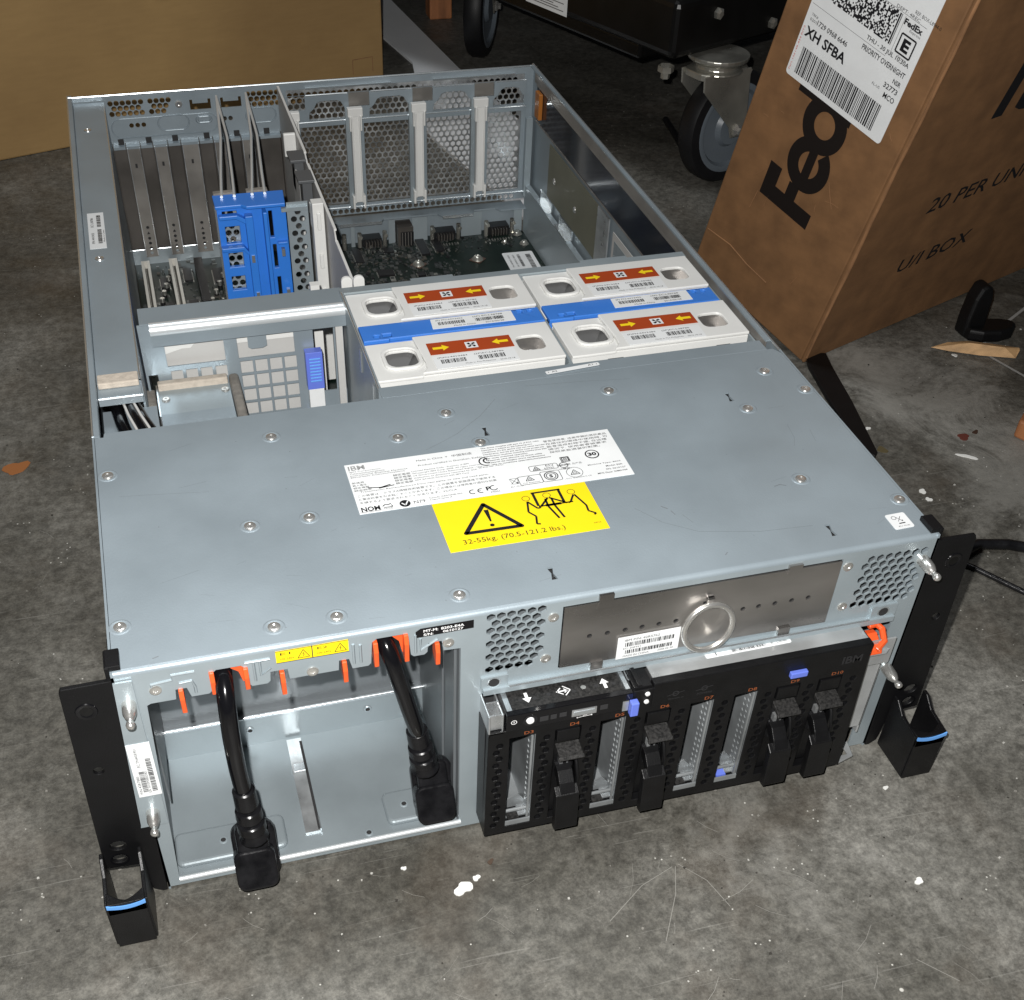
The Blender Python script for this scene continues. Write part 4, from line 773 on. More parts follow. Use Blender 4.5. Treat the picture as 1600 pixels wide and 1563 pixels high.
for d, lab in (((129.2, 0, 0), 'white fan module at back right, against the dark plastic film of the side wall'),
               ((-1.2, -70, 0), 'white fan module at front left, behind the A2 end of the small sticker'),
               ((129.6, -69, 0), 'white fan module at front right, in the corner by the large brown shipping carton')):
    c = copy_tree(f0, None, d); c['label'] = lab
def latch():
    t = thing('fan_latch', 'x', 'latch', (176, 279, 12), 'blue latches between the fan modules')
    X, Y = 176, 278.5
    b = B().use(blueb); b.plate(TOP(169.6), [(X, Y - 1), (X + 17, Y - 1), (X + 18, Y), (X + 126, Y), (X + 126, Y + 19), (X, Y + 19.5)], [rr(X + 7.5, X + 12, Y + 2, Y + 6, 1.5), sq(X + 14, X + 20, Y + 2, Y + 6.5), rr(X + 110, X + 114, Y + 13, Y + 17, 1), rr(X + 117, X + 121, Y + 13, Y + 16.5, 1.6)], 3)
    b.box(X + .2, X + 125.8, Y + .4, Y + 2, 120, 166.4); b.build('bar', None, t, bevel=.6)
    b = B().box(X + 1, X + 125, Y + 1, Y + 19, 158, 159).build('bar_floor', dark, t)
    b = B().use(blueb); [b.line(TOP(169.66), [(X + 26 + 2.6 * k, Y + 8), (X + 26 + 2.6 * k, Y + 11)], .6, .25) for k in range(8)]; b.build('moulded_marks', None, t)
    F = TOP(169.85); b = B().use(paper); b.plate(F, [(X + 49, Y + 4.5), (X + 107, Y + 4.2), (X + 107, Y + 17.6), (X + 50, Y + 17.4)], [], .2); F = F.up(.12); b.use(ink)
    b.text(F, '(P) PN:44V3455', X + 53, Y + 13.6, 19, 2.0); b.text(F, '(2P) EC:L38788', X + 79, Y + 13.6, 21, 2.0); b.barcode(F, X + 54, X + 73, Y + 8.4, Y + 12.4, n=24); b.barcode(F, X + 80, X + 100, Y + 8.4, Y + 12.4, n=24); b.text(F, 'Made in China', X + 64, Y + 5.2, 15, 1.6); b.text(F, '2010/05/28', X + 86, Y + 5.2, 13, 1.6); b.build('part_label', None, t)
    return t
l0 = latch(); l0['label'] = 'blue latch bar between the two left white fan modules'
c = copy_tree(l0, None, (129, 0, 0)); c['label'] = 'blue latch bar between the two right white fan modules'

rl = random.Random(3)
for o_ in list(bpy.data.objects):       # stickers were applied by hand: each sits slightly differently
    if o_.name.startswith(('airflow_label', 'part_label')):
        o_.rotation_euler.z = rl.uniform(-.009, .009); o_.location.x += rl.uniform(-.0007, .0007); o_.location.y += rl.uniform(-.0004, .0004)
# ------------------------------------------------------------------ drive cage
cage = thing('drive_cage', 'black and silver disk drive cage pulled slightly out of the server front', 'drive bay', (295, -18, 4))
YB = -18
b = B().use(black)
slotx = {3: (193, 208), 4: (219, 234), 5: (245, 260), 6: (271.5, 286.5), 7: (298, 312.5), 8: (324.5, 339), 9: (350.5, 365.5), 10: (377, 392)}
holes = [sq(a, c_, 17.5, 94) for a, c_ in slotx.values()]
for x in (186.8, 213.5, 239.8, 266, 292.2, 318.5, 345, 371.3, 398.5):
    for k in range(14): holes.append(ngon(x + (.9 if k % 2 else -.9), 20.5 + k * 5.3, 2.15, 6, 0))
b.plate(FRONT(YB), [(180.5, 12), (410, 10), (405.5, 116), (273.5, 116), (273.5, 112.8), (262, 112.8), (262, 100.6), (181, 100.6)], holes, 5)
b.build('bezel', None, cage, bevel=.25, seg=1)
b = B().use(black); b.box(180.6, 182, YB + 5, 4, 12.5, 100); b.box(405.2, 406.6, YB + 5, 0, 12, 114); b.box(181, 406, YB + 5, 2, 12.4, 14); b.build('cage_shell', None, cage)
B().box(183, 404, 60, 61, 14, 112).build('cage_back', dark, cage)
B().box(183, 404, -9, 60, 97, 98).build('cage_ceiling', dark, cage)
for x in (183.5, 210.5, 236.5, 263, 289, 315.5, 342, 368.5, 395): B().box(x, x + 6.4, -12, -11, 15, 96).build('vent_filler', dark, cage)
for k, (a, c_) in slotx.items():
    if k in (3, 5, 7, 8):
        q = B().use(traym); q.plate(LEFTF(c_ - .3), [(17, 17.2), (17, 93), (-59, 93), (-59, 17.2)], [ngon(11.5, 25 + 4.6 * k_, 1.3, 6) for k_ in range(14)] + [ngon(7.5, 27 + 4.6 * k_, 1.3, 6) for k_ in range(14)], .8); q.box(c_ - 2.4, c_ - 1.2, -17.4, -16.4, 22, 92)
        q.plate(TOP(18.6), [(a - 1, -12.5), (c_, -12.5), (c_, 59), (a - 1, 59)], [sq(a + 2, c_ - 5, -9, -3)], 1); q.box(a, c_, -17.6, -16.6, 17.6, 20.8); q.cyl((a, -12, 24), (c_, -12, 24), 1.1, n=8); q.plate(FRONT(-6), [(a, 19), (c_, 19), (c_, 24), (c_ - 4, 30), (a, 24)], [], .8)
        q.plate(RIGHTF(a + .5), [(10, 18), (59, 18), (59, 88), (24, 88), (10, 70)], [ngon(30, 50, 7, 12), ngon(45, 72, 4, 10)], .8)
        q.build('slot_tray', None, cage)
        q = B().use(dusty if k != 8 else violet).box(a + 2.5, c_ - 6, -15.5, -11, 18.9, 20.6).build('tray_tab', None, cage)
    else:
        q = B(); q.box(a + .5, c_ - .5, -13, 40, 18, 93.4); q.box(a + 1, c_ - 1, YB - .6, -13, 84, 93); car = q.build('drive_carrier', black, cage, bevel=.4)
        q = B().use(dusty); q.prism(RIGHTF(0), [(-15, 79.6), (-24, 77.2), (-25, 75.6), (-24, 74.6), (-15, 76.5)], a + 1.5, c_ + .4); q.prism(RIGHTF(0), [(-24, 77.3), (-25.4, 75.4), (-24, 74.2), (-22.6, 76)], a + 1, c_ + 1); q.build('catch', None, car, bevel=.4)
        q = B().use(black); q.prism(RIGHTF(0), [(-16, 62), (-20, 61), (-25, 55.5), (-28.5, 50), (-26, 46), (-20, 52), (-14, 56)], a + 2.6, a + 11.4); q.prism(RIGHTF(0), [(-24, 53), (-29.0, 49.5), (-30.8, 22.5), (-30, 21), (-26, 20.3), (-24, 46)], a - .2, a + 13.6); q.build('lever', None, car, bevel=.4)
        q = B().tube([V(c_ - 2, -14, 72), V(c_ - 1.5, -20, 66), V(c_ - 1, -23, 56), V(c_ - 1.5, -22, 44), V(c_ - 2, -15, 32)], 1.0, 6).build('spring_strap', blackm, car, smooth=60)
        q = B().use(silver).box(a + 5, a + 7, -16, -13, 62, 67).box(a + 9, a + 10, -16, -13, 62, 66).use(chipm).box(a + 3, a + 12, -17, -13, 50, 61).build('carrier_clip', None, car)
F = FRONT(YB - .12)
for k in range(3, 11):
    a, c_ = slotx[k]; b = B().use(orink); b.text(F, 'D%d' % k, (a + c_) / 2 + 3.2, 95.4, 5.2 if k < 10 else 7.2, 2.4, bold=.01, centre=True); b.build('slot_number', None, cage)
b = B().use(black); b.box(273.5, 405.4, YB - .5, YB, 98.5, 115.8); b.build('bezel_band', None, cage, bevel=.3)
b = B().use(greyink); F = FRONT(YB - .62); b.use(chipm); b.text(F, 'IBM', 388, 103.8, 12, 5.6, bold=.03); b.build('embossed_logo', mat('logo', (.03, .03, .032), .2), cage) if False else None
b2 = B(); b2.use(mat('logo_black', (.018, .018, .020), .25)); b2.text(F, 'IBM', 388, 103.6, 12.5, 5.8, bold=.03)
b2.build('embossed_logo', None, cage); b2 = B(); b2.use(mat('logo_grey', (.03, .03, .032), .3))
for x in (283, 300): b2.text(F, ('System p', 'POWER6')[x > 290], x, 101.4, 9, 1.6); b2.ring(F, x + 4, 106, 1.4, 1.9); b2.line(F, [(x - 1, 105), (x + 9, 107)], .4)
b2.build('embossed_marks', None, cage, kind='stuff')
b = B(); b.box(355.4, 365.8, YB - 3.4, YB - .5, 102.4, 106.4); b.build('release_tab', violet, cage, bevel=.5)
b = B().use(lidm); b.plate(TOP(115.4), [(274.5, YB + 1), (405, YB + 1), (405, 40), (274.5, 40)], [], 1); b.use(edge); b.cyl((275, YB + 1.2, 115.0), (405, YB + 1.2, 115.0), .8, n=8); b.build('cage_lid', None, cage)
F = FR((309, -6.2, 115.6), (1, .012, 0), (-.012, 1, 0)); b = B().use(paper); b.plate(F, rr(0, 52, 0, 4.6, 1), [], .2); F = F.up(.12); b.use(ink); b.barcode(F, 16, 37, 1, 3.6, n=30); b.rect(F, 6, 6.6, .8, 4); b.text(F, 'EC: L36780', 40, 1.4, 9.5, 1.8); b.build('lid_label', None, cage)
# operator panel
b = B().use(blackg); b.box(190.5, 261.6, YB - .8, YB + 3, 100.8, 113); b.build('operator_panel', None, cage, bevel=.3)
b = B().use(dusty); b.box(195, 258, YB + 3, 8, 110.6, 111.8); b.build('panel_top', None, cage)
F = TOP(111.95); b = B().use(whiteink)
def arrow(x, y, s_): b.face(F, [(x - .9, y - 3.6 * s_), (x + .9, y - 3.6 * s_), (x + .9, y + .2 * s_), (x + 2.6, y + .2 * s_), (x, y + 3.8 * s_), (x - 2.6, y + .2 * s_), (x - .9, y + .2 * s_)])
arrow(205, -7, -1); arrow(249, -7, 1)
b.line(F, [(226, -10.5), (229.5, -7), (226, -3.5)], .6); b.line(F, [(225, -9.5), (222, -7), (224.5, -4.6)], .6); b.line(F, [(221.5, -7), (227.5, -7)], .8); b.line(F, [(226, -8.4), (227.8, -7), (226, -5.6)], .6); b.build('panel_symbols', None, cage)
b = B().use(dark); [b.disc(F, x, y, 1.2) for x, y in ((201, -8), (209, -8.5), (217, -7.4), (231, -8.6), (244, -7.6), (254, -8.4))]; b.use(shiny); b.disc(F, 237, -7, 1.5); b.build('panel_holes', None, cage)
b = B(); b.box(191.8, 194.6, YB + 3, 6, 108, 112.6); b.build('panel_rail', edge, cage); b = B(); b.box(258.6, 261, YB + 3, 6, 108, 112.8); b.build('panel_rail', edge, cage); b = B(); b.tube([V(266, -14, 112.6), V(262, -8, 113), V(262, 4, 114.5)], .35, 5); b.build('thin_wire', edge, cage)
B().box(262.5, 273, YB + 1, 8, 111.4, 114.6).box(264.5, 267, YB + 1, 8, 114.6, 116.2).build('lid_rail', black, cage, bevel=.4)
F = FRONT(YB - .95); b = B().use(whiteink); b.ring(F, 194.6, 107.6, 1.25, 1.65); b.line(F, [(194.6, 106.9), (194.6, 108.4)], .45); b.text(F, '+1', 203, 109.7, 1.8, 1.2); b.line(F, [(230.5, 101.9), (238, 102.3)], .35); b.disc(F, 230.5, 101.9, .5); b.line(F, [(233, 102), (234.5, 103), (236, 103)], .3); b.disc(F, 238.4, 102.3, .5); b.build('panel_icons', None, cage)
b = B().use(chipm).ring(F, 203.6, 106.9, 2.4, 4.0).use(whiteink).lathe((203.6, YB - .9, 106.9), (0, -1, 0), [(2.3, 0), (2.0, .8), (.01, .9)]).build('power_button', None, cage)
b = B().use(mat('dim_window', (.03, .03, .032), .2)); b.rect(F, 209, 213.8, 104.4, 108.2); b.rect(F, 215, 218.4, 104.6, 108.2); b.rect(F, 220, 224, 104.9, 108.4); b.rect(F, 243, 247.4, 104.6, 108.4); b.build('status_window', None, cage)
b = B().use(silver); b.box(227, 241, YB - 1.2, YB - .8, 103.4, 108.2); b.use(edge).box(228.2, 239.8, YB - 1.6, YB - 1.2, 104.6, 107).build('usb_port', None, cage)
b = B(); b.box(259.6, 264.2, YB - 5, YB - .8, 98.4, 108.4); b.build('blue_button', violet, cage, bevel=.6)
B().box(256, 259.4, YB - 1.4, YB - .8, 100.5, 107.5).build('button_frame', silver, cage)
for z in (109.6, 103.6): B().use(whiteink).lathe((270.2, YB - .2, z), (0, -1, 0), [(1.5, 0), (1.3, .7), (.01, .9)]).build('indicator', None, cage)
# brackets and the orange latch
b = B().use(silver); b.box(181, 190, YB + 2, YB + 3.2, 101, 112); b.box(181, 182, YB, 0, 96, 113.5); b.box(188.6, 189.6, YB + 1, 0, 97, 112.5); b.box(182, 189, -9, -8, 100, 115); b.box(181, 190, YB, 0, 99, 100.4); b.build('left_bracket', None, cage, bevel=.4)
b = B().use(lidm); b.box(407, 427, -10, -8.8, 88, 108); b.plate(TOP(100), [(406.6, YB + 5), (421, YB + 5), (425, -10), (425, 2), (406.6, 2)], [], 1.2); b.box(407, 408.2, YB + 5, 30, 20, 99); b.plate(FRONT(-7), [(409, 30), (425, 30), (425, 86), (409, 86)], [], 1); b.box(424, 425.4, -7, 2, 24, 88); b.build('right_bracket', None, cage, bevel=.4)
b = B().use(lidm); b.plate(TOP(8), [(410, -16), (424, -12), (426, 0), (410, 0)], [sq(414, 421, -10, -5)], 1.4); b.box(409.4, 410.6, -16, 0, 8, 24); b.build('foot_bracket', None, cage, bevel=.4)
q = B(); q.prism(RIGHTF(0), [(-14, 101), (-13, 104), (-4, 109), (0, 108), (0, 103), (-6, 101)], 407.5, 417); q.tube([V(413, -13, 104), V(419, -10, 107), V(420.6, -3, 110), V(418, 0, 111.5), V(413, 0, 111)], 2.0, 8)
q.build('orange_latch', orange, cage, bevel=.5)

# ------------------------------------------------------------------ power cords
def cord(name, label, pts, relief, pad, padn):
    t = thing(name, label, 'power cord', tuple(relief[-1]), 'black power cords hanging from the server')
    def sm(P, k=8):
        P = [Vector(p) for p in P]; P = [P[0] * 2 - P[1]] + P + [P[-1] * 2 - P[-2]]; o = []
        for i in range(1, len(P) - 2):
            for j in range(k):
                u = j / k; o.append(.5 * ((2 * P[i]) + (P[i + 1] - P[i - 1]) * u + (2 * P[i - 1] - 5 * P[i] + 4 * P[i + 1] - P[i + 2]) * u * u + (3 * P[i] - P[i - 1] - 3 * P[i + 1] + P[i + 2]) * u ** 3))
        return o + [P[-2]]
    B().tube(sm(pts), 4.5, 16).build('cable', blackg, t, smooth=60)
    a, c_ = Vector(relief[0]), Vector(relief[1]); q = B(); d = (c_ - a)
    ps = []; rs = []
    for k, (t0, t1, r0) in enumerate(((0, .34, 6.0), (.40, .60, 7.0), (.66, .84, 7.6))):
        ps += [a + d * t0, a + d * (t0 + .02), a + d * (t1 - .02), a + d * t1, a + d * (t1 + .005), a + d * (t1 + .055)]; rs += [r0 - .8, r0, r0 + .3, r0 - .2, r0 - 1.4, r0 - 1.4]
    q.tube(ps + [c_], 7, 16, True, rs + [8]).build('strain_relief', rubber, t, smooth=30)
    # flat plug body behind and rounded square cap in front
    n = Vector(padn).normalized(); u = Vector((1, 0, 0)); u = (u - n * u.dot(n)).normalized(); v = n.cross(u)
    f = FR(pad, u, v)
    q = B(); q.prism(f, rr(-11, 13.5, -11, 24, 7, 5), -13, -5); q.build('plug_body', rubber, t, bevel=2.2, seg=3)
    q = B(); q.prism(f, rr(-11.4, 11.4, -12, 12, 5, 5), -6, 4.5); q.build('plug_cap', rubber, t, bevel=1.6, seg=3)
    q = B(); q.prism(f, rr(-8.5, 9, 8, 26, 4, 4), -8, 3); q.build('plug_neck', rubber, t, bevel=2, seg=3)
    return t
cord('power_cord', 'black power cord on the left with its plug outside on the floor', [(52, 40, 146), (51.5, 16, 156), (51, 2, 158), (50.2, -9, 148), (49.6, -12.5, 130), (49.6, -12.5, 110), (50, -12, 96), (50.6, -12, 86)], [V(50.6, -12, 88), V(51.8, -14, 50)], (50, -15, 24), (0, -.85, .45))
cord('power_cord', 'black power cord on the right with its plug inside the empty bay', [(129, 44, 150), (130.5, 20, 158), (131.5, 4, 161), (135, -4, 147), (141, -3, 118), (145.5, 0, 97), (147, 3, 90)], [V(146.5, 3, 92), V(151, 4, 58)], (156, 2, 28), (0, -.85, .45))

# ------------------------------------------------------------------ shipping carton on the right
e = Vector((.9335, .3585, 0)).normalized(); n_ = Vector((-.3714, .9008, .225)); n_ = (n_ - e * n_.dot(e)).normalized(); u_ = e.cross(n_)
B0 = Vector((614.6, 441.1, 0)); sb = thing('shipping_carton', 'large brown carton tipped beside the server with a white airbill', 'cardboard box', tuple(B0))
FLf = FR(B0, -n_, u_); FRt = FR(B0, e, u_)       # left face (u grows towards the near edge), right face
DN, DE, HH = 159, 430, 560
def P3(a, c_, z): return B0 + e * a + n_ * c_ + u_ * z
q = B(); t = 4
for f in ((FLf, -DN, 0), (FRt, 0, DE)): q.fbox(f[0], f[1], f[2], 0, HH, -t, 0) if f[0] is FRt else q.fbox(f[0], f[1], -t, 0, HH, -t, 0)
q.fbox(FR(P3(0, DN, 0), -e, u_), -DE, -0.1, 0, HH, -t, 0); q.fbox(FR(P3(DE, 0, 0), n_, u_), t, DN - t, 0, HH, -t, 0)
q.fbox(FR(P3(0, 0, 0), e, n_), t, DE - t, t, DN - t, .1, t); q.build('carton_body', card, sb, bevel=1.5, seg=2)
q = B().fbox(FR(P3(0, 0, HH), e, n_), -.5, DE, -.5, DN, .2, 3).build('carton_lid', card, sb)
q = B().tube([P3(-.6, -.6, z) + Vector((random.uniform(-.5, .5), random.uniform(-.5, .5), 0)) for z in range(8, HH, 24)], 1.5, 6).build('worn_edge', carde, sb, smooth=60)
F = FLf.up(.14); b = B().use(mat('purple_brown_ink', (.009, .006, .005), .6))
FF = FR(FLf.p(-56, 107, .14), FLf.v, -FLf.u)     # baseline runs up the box
FF = FR(FLf.p(-56, 107, .14), FLf.v, -FLf.u)
b.prism(FF, [(0, 0), (14, 0), (14, 22), (27, 22), (27, 34), (14, 34), (14, 46), (31, 46), (31, 60), (0, 60)], 0, .1)
def ltr(cx, cy, r0, r1, a0=0, a1=2 * math.pi): b.ring(FF, cx, cy, r0, r1, .1, 40, a0, a1)
ltr(49, 22.5, 11, 23.5, R(0), R(322)); b.rect(FF, 38, 72, 17.5, 26.5, .16)
FF = FF.up(.15); ltr(85, 22.5, 11, 23.5); b.rect(FF, 96, 109, 0, 60, .2); b.rect(FF, 113, 126, 0, 60, .1); b.build('carrier_logo', None, sb)
F = FRt.up(.14); b = B().use(ink)
b.text(F, '20 PER UNIT', 79, 138, 150, 15, .03, bold=.01, shear=.15); b.build('carton_print', None, sb); b = B().use(ink); b.text(F, 'U/I BOX', 80, 75, 98, 15, .06, bold=.01, shear=.15); b.build('carton_print', None, sb); b = B().use(ink)
b.text(F, '15', 104, 220, 66, 68, .02, bold=.04, shear=.12); b.build('carton_print', None, sb)
F = FLf.up(.5); b = B().use(paper); La, Lb = -135, -24      # label n from 135 to 24
b.plate(F, rr(La, Lb, 208, 330, 3), [], .4); F = FLf.up(.64); b.use(ink)
b.text(F, 'XH SFBA', -130.5, 241.5, 46, 8.2, -.01, bold=.03); b.text(F, '1729 0968 6646', -122, 253.5, 34, 4.0, bold=.012); b.text(F, 'TRK#', -130, 257.5, 7, 2.2); b.text(F, '0201', -130, 253.8, 7, 2.2)
b.barcode(F, -126.5, -36, 212.5, 234, n=62)
b.text(F, 'THU - 30 JUL 10:30A', -74, 267, 45, 4.3, bold=.015); b.text(F, 'PRIORITY OVERNIGHT', -74.5, 259.8, 46, 4.2, bold=.015); b.text(F, 'NSR', -36.5, 252.8, 8, 3.6, bold=.02); b.text(F, '32773', -43, 246.6, 14.5, 4.0, bold=.015); b.text(F, 'FL-US', -53, 243, 8, 2.0); b.text(F, 'MCO', -39.5, 239.8, 11.5, 4.2, bold=.015)
b.text(F, 'FedEx', -48.5, 292.6, 18.5, 4.6, bold=.04); b.text(F, 'Express', -41, 289.6, 11, 2.4); b.line(F, [(-46, 287), (-31.5, 287), (-31.5, 273.5), (-46, 273.5), (-46, 287)], 1.3); b.text(F, 'E', -42.6, 275.6, 7.5, 9.2, bold=.05); b.text(F, 'Express', -42, 270.4, 9, 1.8)
b.text(F, 'DEPT: 4REC', -60, 299.5, 24, 2.4); b.text(F, 'REF: BOX-L8944-0', -43, 303, 26, 2.6); b.line(F, [(-133, 266), (-52, 266)], .25); b.line(F, [(-133, 299), (-28, 299)], .25); b.line(F, [(-49, 268), (-49, 298)], .25)
b.use(red); b.text(FR(F.p(-132.6, 212), F.v, -F.u), 'Part 156148-434 RIT2', 0, -.8, 36, 1.6); b.use(ink)
for i in range(58):
    for j in range(20):
        if random.random() < .52: b.rect(F, -126 + i * 1.22, -126 + i * 1.22 + 1.22, 274.6 + j * 1.2, 275.8 + j * 1.2)
b.rect(F, -54.6, -53.2, 274.6, 298); b.rect(F, -52.6, -52, 274.6, 298); b.build('airbill_label', None, sb)
b = B().use(carde); b.tube([FLf.p(-DN + 3, 41, .1), FLf.p(-125, 44, .15), FLf.p(-100, 40, .1), FLf.p(-72, 39, .1)], .5, 5); b.tube([FLf.p(-120, 88, .1), FLf.p(-118, 106, .1)], .35, 5); b.build('crease', None, sb)

# ------------------------------------------------------------------ carton behind on the left
w_ = Vector((.957, .29, 0)).normalized(); d_ = Vector((-.29, .957, 0)); C0 = Vector((-560, 929, 0))
lb = thing('tan_carton', 'big plain tan carton standing behind the left of the server', 'cardboard box', tuple(C0))
Fl = FR(C0, w_, Vector((0, 0, 1))); Wd = 985
q = B(); q.fbox(Fl, 0, Wd, 0, 620, -5, 0); q.fbox(FR(C0 + w_ * Wd, d_, Vector((0, 0, 1))), 5, 420, 0, 620, -5, 0); q.fbox(FR(C0, -d_, Vector((0, 0, 1))), -420, -5, 0, 620, -5, 0); q.fbox(FR(C0 + d_ * 420, -w_, Vector((0, 0, 1))), -Wd, 0, 0, 620, -5, 0)
q.build('carton_body', cardl, lb, bevel=2)
B().fbox(Fl, -2, Wd + 2, 620.2, 624, -422, 2).build('carton_lid', cardl, lb)
b = B().use(carde); f = Fl.up(.2); p = [(Wd - 45, 22), (Wd - 45, 40), (Wd - 16, 40), (Wd - 16, 22)]; b.line(f, p, 1.0); b.build('printed_square', mat('brown_print', (.12, .07, .03), .7), lb)

for k in range(16):
    x_ = -random.uniform(10, 150); z_ = random.uniform(30, 330); l_ = random.uniform(4, 22); a_ = random.uniform(0, 3.1)
    if z_ > 200 and -138 < x_ < -20: continue
    B().tube([FLf.p(x_, z_, .05), FLf.p(x_ + l_ * .5 * math.cos(a_), z_ + l_ * .5 * math.sin(a_) + random.uniform(-1, 1), .08), FLf.p(x_ + l_ * math.cos(a_), z_ + l_ * math.sin(a_), .05)], .18, 5).build('scuff', carde, sb)
B().prism(Fl.up(.3), [(703 + 16 * math.cos(t_), 151 + 9 * math.sin(t_)) for t_ in [k * math.pi / 10 for k in range(20)]], 0, .4).build('hand_hole', dark, lb)
# ------------------------------------------------------------------ wheeled cart behind
ca = Vector((.9245, .381, 0)).normalized(); cb = Vector((-.381, .9245, 0)).normalized(); K0 = Vector((614, 816, 142))
ct = thing('wheeled_cart', 'black wheeled cart with grey casters in the dark behind the server', 'cart', (900, 1200, 0))
fk = FR(K0, ca, cb)
q = B(); q.fbox(fk, 0, 700, 0, 900, 2, 60); q.build('cart_deck', cartm, ct, bevel=8, seg=3)
q = B(); q.fbox(fk, 20, 680, 20, 880, 60, 66); q.fbox(fk, 10, 60, 60, 840, -14, 2); q.build('deck_frame', cartm, ct, bevel=3)
fs_ = FR(K0 + Vector((0, 0, 0)), -cb, Vector((0, 0, 1)))
b = B().use(paper); f = fs_.up(.3); b.plate(f, sq(-245, -172, 3, 52), [], .25); f = f.up(.14); b.use(red).rect(f, -205, -176, 34, 50); b.use(greyink)
for k in range(9): b.rect(f, -240, -178 - (k % 3) * 9, 7 + k * 2.6, 7.9 + k * 2.6)
b.build('cart_label', None, ct)
for x, z, fr_ in ((60, 40, FR(K0, ca, Vector((0, 0, 1)))), (150, 16, FR(K0, ca, Vector((0, 0, 1))))):
    B().lathe(fr_.p(x, z, 0), fr_.w, [(6, 0), (6, 4), (3, 6), (.01, 6)], 6).build('cart_bolt', chrome, ct)
B().lathe(fk.p(-2 + 25, 30, -14), (0, 0, -1), [(9, 0), (9, 6), (5, 7), (5, 13), (.01, 13)], 6).build('cart_bolt', chrome, ct)
def caster(c0, ang, r=62, swivel=(12, 14)):
    c0 = Vector(c0); pd = Vector((math.cos(ang), math.sin(ang), 0)); ax = Vector((math.sin(ang), -math.cos(ang), 0))
    sw = c0 + pd * swivel[0] + Vector((0, 0, 0))
    q = B().use(chrome); zt = 138
    q.lathe((sw.x, sw.y, zt), (0, 0, -1), [(.01, -4), (34, -4), (34, 0), (30, 3), (24, 4), (24, 9), (29, 11), (29, 13), (.01, 14)], 28)
    for s_ in (-1, 1):
        f = FR(c0 + ax * (18.5 * s_), pd, Vector((0, 0, 1)))
        q.prism(f, [(-8, -8), (8, -8), (14, 2), (swivel[0] + 34, 58), (swivel[0] + 34, 66), (swivel[0] - 34, 66), (swivel[0] - 32, 50), (-12, 4)], -1.3, 1.3)
    f = FR(Vector((sw.x, sw.y, 0)), pd, -ax); q.prism(f, rr(-34, 34, -20, 20, 12), 121, 128)
    f = FR(c0 + pd * (swivel[0] + 34) + Vector((0, 0, 58)), (-pd * 0 + ax), (-pd * .34 + Vector((0, 0, -1)) * .94)); q.fbox(f, -18.5, 18.5, -6, 22, -1.2, 1.2)
    yk = q.build('caster_fork', None, ct, bevel=1.5)
    q = B().use(tyre); q.lathe(c0 - ax * 13, ax, [(r - 13, 0), (r - 3, 1), (r, 6), (r, 20), (r - 3, 25), (r - 13, 26)], 40); q.use(wheelg); q.lathe(c0 - ax * 13, ax, [(r - 13, 25.6), (r - 15, 26.4), (r - 19, 26), (r - 22, 21), (22, 21), (18, 26), (8, 26), (.01, 26)], 40); q.lathe(c0 - ax * 13, ax, [(r - 13, .4), (r - 19, 0), (r - 22, 5), (22, 5), (18, 0), (.01, 0)], 40)
    wh = q.build('caster_wheel', None, ct, smooth=40)
    B().lathe(c0 + ax * 18, ax, [(7, 0), (7, 4), (4, 6), (4, 9), (.01, 9)], 6).build('axle_nut', shiny, yk)
caster((703, 848, 61), R(18), 62, (-26, 14)); caster((545, 1320, 62), R(62), 66, (-8, 0)); caster((1330, 1080, 62), R(40)); caster((1120, 1750, 62), R(10))
q = B().fbox(FR((507, 1471, 0), (1, 0, 0), (0, 1, 0)), 0, 34, 0, 30, 0, 330); tag(q.build('wooden_post', woodo, bevel=2), 'small orange wooden post beyond the rear caster, at the top edge', 'post')
q = B().prism(TOP(0), [(455, 1720), (495, 1259), (545, 900), (470, 760), (452, 756), (428, 895), (400, 1040), (438, 1290), (405, 1500), (360, 1720)], .2, 3.2); tag(q.build('white_sheet', patchw), 'flat white patch on the floor behind the mesh rear wall', 'board')  # thin flat white slab in the outline of the pale floor patch

# ------------------------------------------------------------------ small things on the floor
q = B(); q.prism(TOP(0), [(785, 455), (787, 441), (798, 434), (815, 431), (830, 434), (839, 443), (838, 450), (828, 456), (806, 461), (790, 462)], .5, 13); q.prism(FR((0, 462, 0), (1, 0, 0), (0, 0, 1)), [(785, 1), (808, 1), (807, 16), (806, 40), (803, 50), (797, 54), (791, 51), (787, 40), (785, 20)], -2, 16)
tag(q.build('rubber_elbow', blackm, bevel=4.5, seg=4), 'black L shaped rubber piece standing on the floor in front of the tipped carton', 'rubber piece')
q = B(); q.add([V(745, 437, 2), V(762, 436.5, 5.5), V(780, 432, 7), V(800, 422, 7), V(823, 411, 6), V(822, 408, 5), V(815, 402, 1), V(822, 409, .5), V(760, 428, 1), V(785, 414, 1), V(778, 425, 9), V(806, 410, 9)],
     [(0, 8, 10, 1), (1, 10, 2), (2, 10, 11, 3), (3, 11, 4), (4, 11, 6, 5), (8, 9, 11, 10), (9, 6, 11), (0, 1, 2, 3, 4, 5, 6, 9, 8)])
tag(q.build('wood_splinter', wood), 'pale pointed wood splinter in front of the black rubber elbow', 'wood piece')
q = B(); q.prism(FR((738, 288, 0), (.7, .72, 0), (-.72, .7, 0)), [(0, 0), (60, -4), (62, -34), (8, -30), (-3, -10)], .3, 17); tag(q.build('wood_offcut', woodo, bevel=2), 'orange brown wood offcut at the right edge', 'wood piece')
q = B(); q.prism(TOP(0), [(621, 452), (640, 447), (634, 420), (625, 368), (608, 290), (603, 285), (598, 292), (600, 330), (606, 380), (614, 430)], .3, 4.5); tag(q.build('black_strap', blackm, bevel=.8), 'black rubber strap running from under the carton along the server side', 'strap')
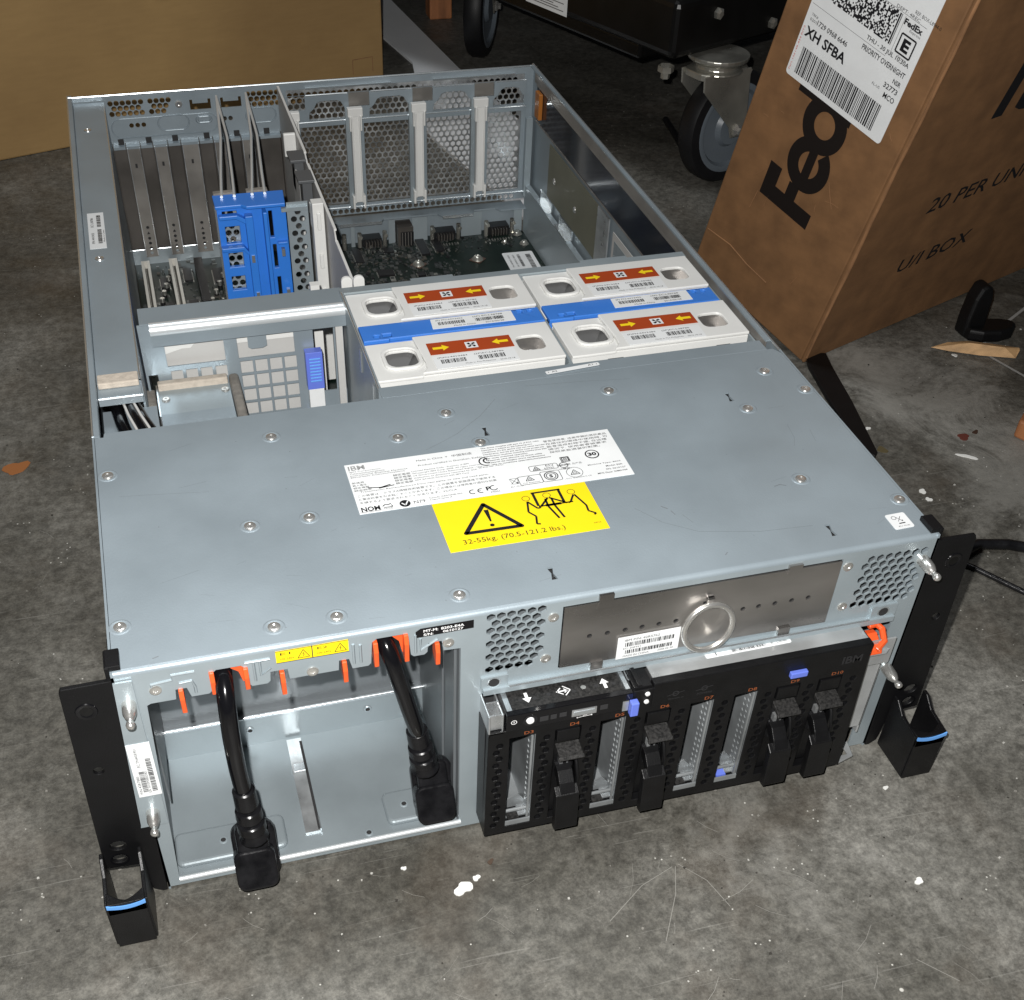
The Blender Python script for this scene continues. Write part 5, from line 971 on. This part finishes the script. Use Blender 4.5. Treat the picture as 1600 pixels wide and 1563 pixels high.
q = B(); q.tube([V(602, 152, 5), V(622, 160, 5), V(645, 154, 5), V(690, 128, 5), V(760, 80, 5)], 4.2, 10); tag(q.build('floor_cable', rubber, smooth=60), 'thick black cable leaving the right ear towards the edge', 'cable')
q = B(); q.tube([V(585, 160, 3), V(605, 140, 2.4), V(630, 100, 2.4), V(660, 60, 2.4), V(700, 20, 2.4)], 2.2, 8); tag(q.build('floor_cable', rubber, smooth=60), 'thin black cable curving below the thick cable at right', 'cable')
q = B(); q.tube([V(688, 905, 4), V(698, 960, 4), V(706, 1020, 4)], 4, 8); tag(q.build('black_rod', tyre, smooth=60), 'short black rod on the floor beside the grey caster wheel', 'rod')
q = B(); q.line(TOP(0), [(890, 492), (841, 462), (806, 440), (796, 425), (794, 410), (806, 372), (830, 330)], 3.0, .35); tag(q.build('grey_line', mat('grey_tape', (.34, .34, .33), .6)), 'pale grey twine lying under the wood splinter', 'twine')
def blob(x, y, r, sx=1, a=0, k=15, h=.7):
    out = []; p1, p2, p3 = [random.uniform(0, 6.3) for _ in range(3)]; k = 18
    for i in range(k):
        t = 2 * math.pi * i / k; rr_ = r * (.92 + .2 * math.sin(2 * t + p1) + .14 * math.sin(3 * t + p2) + .07 * math.sin(5 * t + p3)); px, py = rr_ * math.cos(t) * sx, rr_ * math.sin(t); out.append((x + px * math.cos(a) - py * math.sin(a), y + px * math.sin(a) + py * math.cos(a)))
    q = B(); q.prism(TOP(0), out, .05, h); return q
chips = [(162, -42, 4.6, 1.2, .3, 'largest white paint chip, on the floor below the drive cage'), (171, -37, 2.2, 1, 0, 'small white paint chip just right of the largest one below the drive cage'),
         (420, -104, 2.6, 1, 1.2, 'white paint chip at lower right of the floor, alone'), (620, 236, 2.8, 1.2, 0, 'oval white chip beside the right rear edge of the server'), (619.5, 225, 2.6, 1, .8, 'white chip just in front of the oval chip at the right side'),
         (683, 271, 2.4, 3.4, -.6, 'long narrow white chip on the floor right of the server'), (621, 329, 2.2, 1, 0, 'small white chip near the end of the black strap'), (762, 421, 2.4, 1.1, 0, 'white crumb under the tip of the wood splinter'),
         (436, -36, 1.6, 1, 0, 'tiny white chip in front of the right ear latch'), (132, -20, 1.5, 1, 0, 'tiny white chip under the bay lip'), (27, -46, 3.2, 2.2, -.2, 'pale smear of paint beside the left ear latch')]
for x, y, r, sx, a, lab in chips:
    if x > 27.5 or x < 26: tag(blob(x, y, r, sx, a).build('paint_chip', chipw), lab, 'paint chip', 'white paint chips on the floor')
tag(blob(-84, 439, 8.5, 1.3, 1.0, 11, .5).build('rust_fleck', rust), 'orange rust flake on the floor at the far left', 'flake')
tag(blob(696, 298, 4.2, 1.5, .1).build('red_fleck', mat('dark_red', (.12, .03, .02), .6)), 'dark red flake on the floor right of the server', 'flake')
tag(blob(710, 302, 2.6, 1.2, .6).build('brown_fleck', mat('dark_brown', (.05, .025, .015), .6)), 'dark brown flake beside the dark red one', 'flake')
tag(blob(617, 297, 4.2, 1.2, .6).build('brown_fleck', mat('olive_brown', (.09, .07, .03), .7)), 'olive brown crumb at the end of the black strap', 'flake')
tag(blob(182, -28, 1.7, 1.2, .6).build('brown_fleck', mat('brown_spot', (.07, .045, .03), .7)), 'tiny brown crumb above the largest white chip', 'flake')
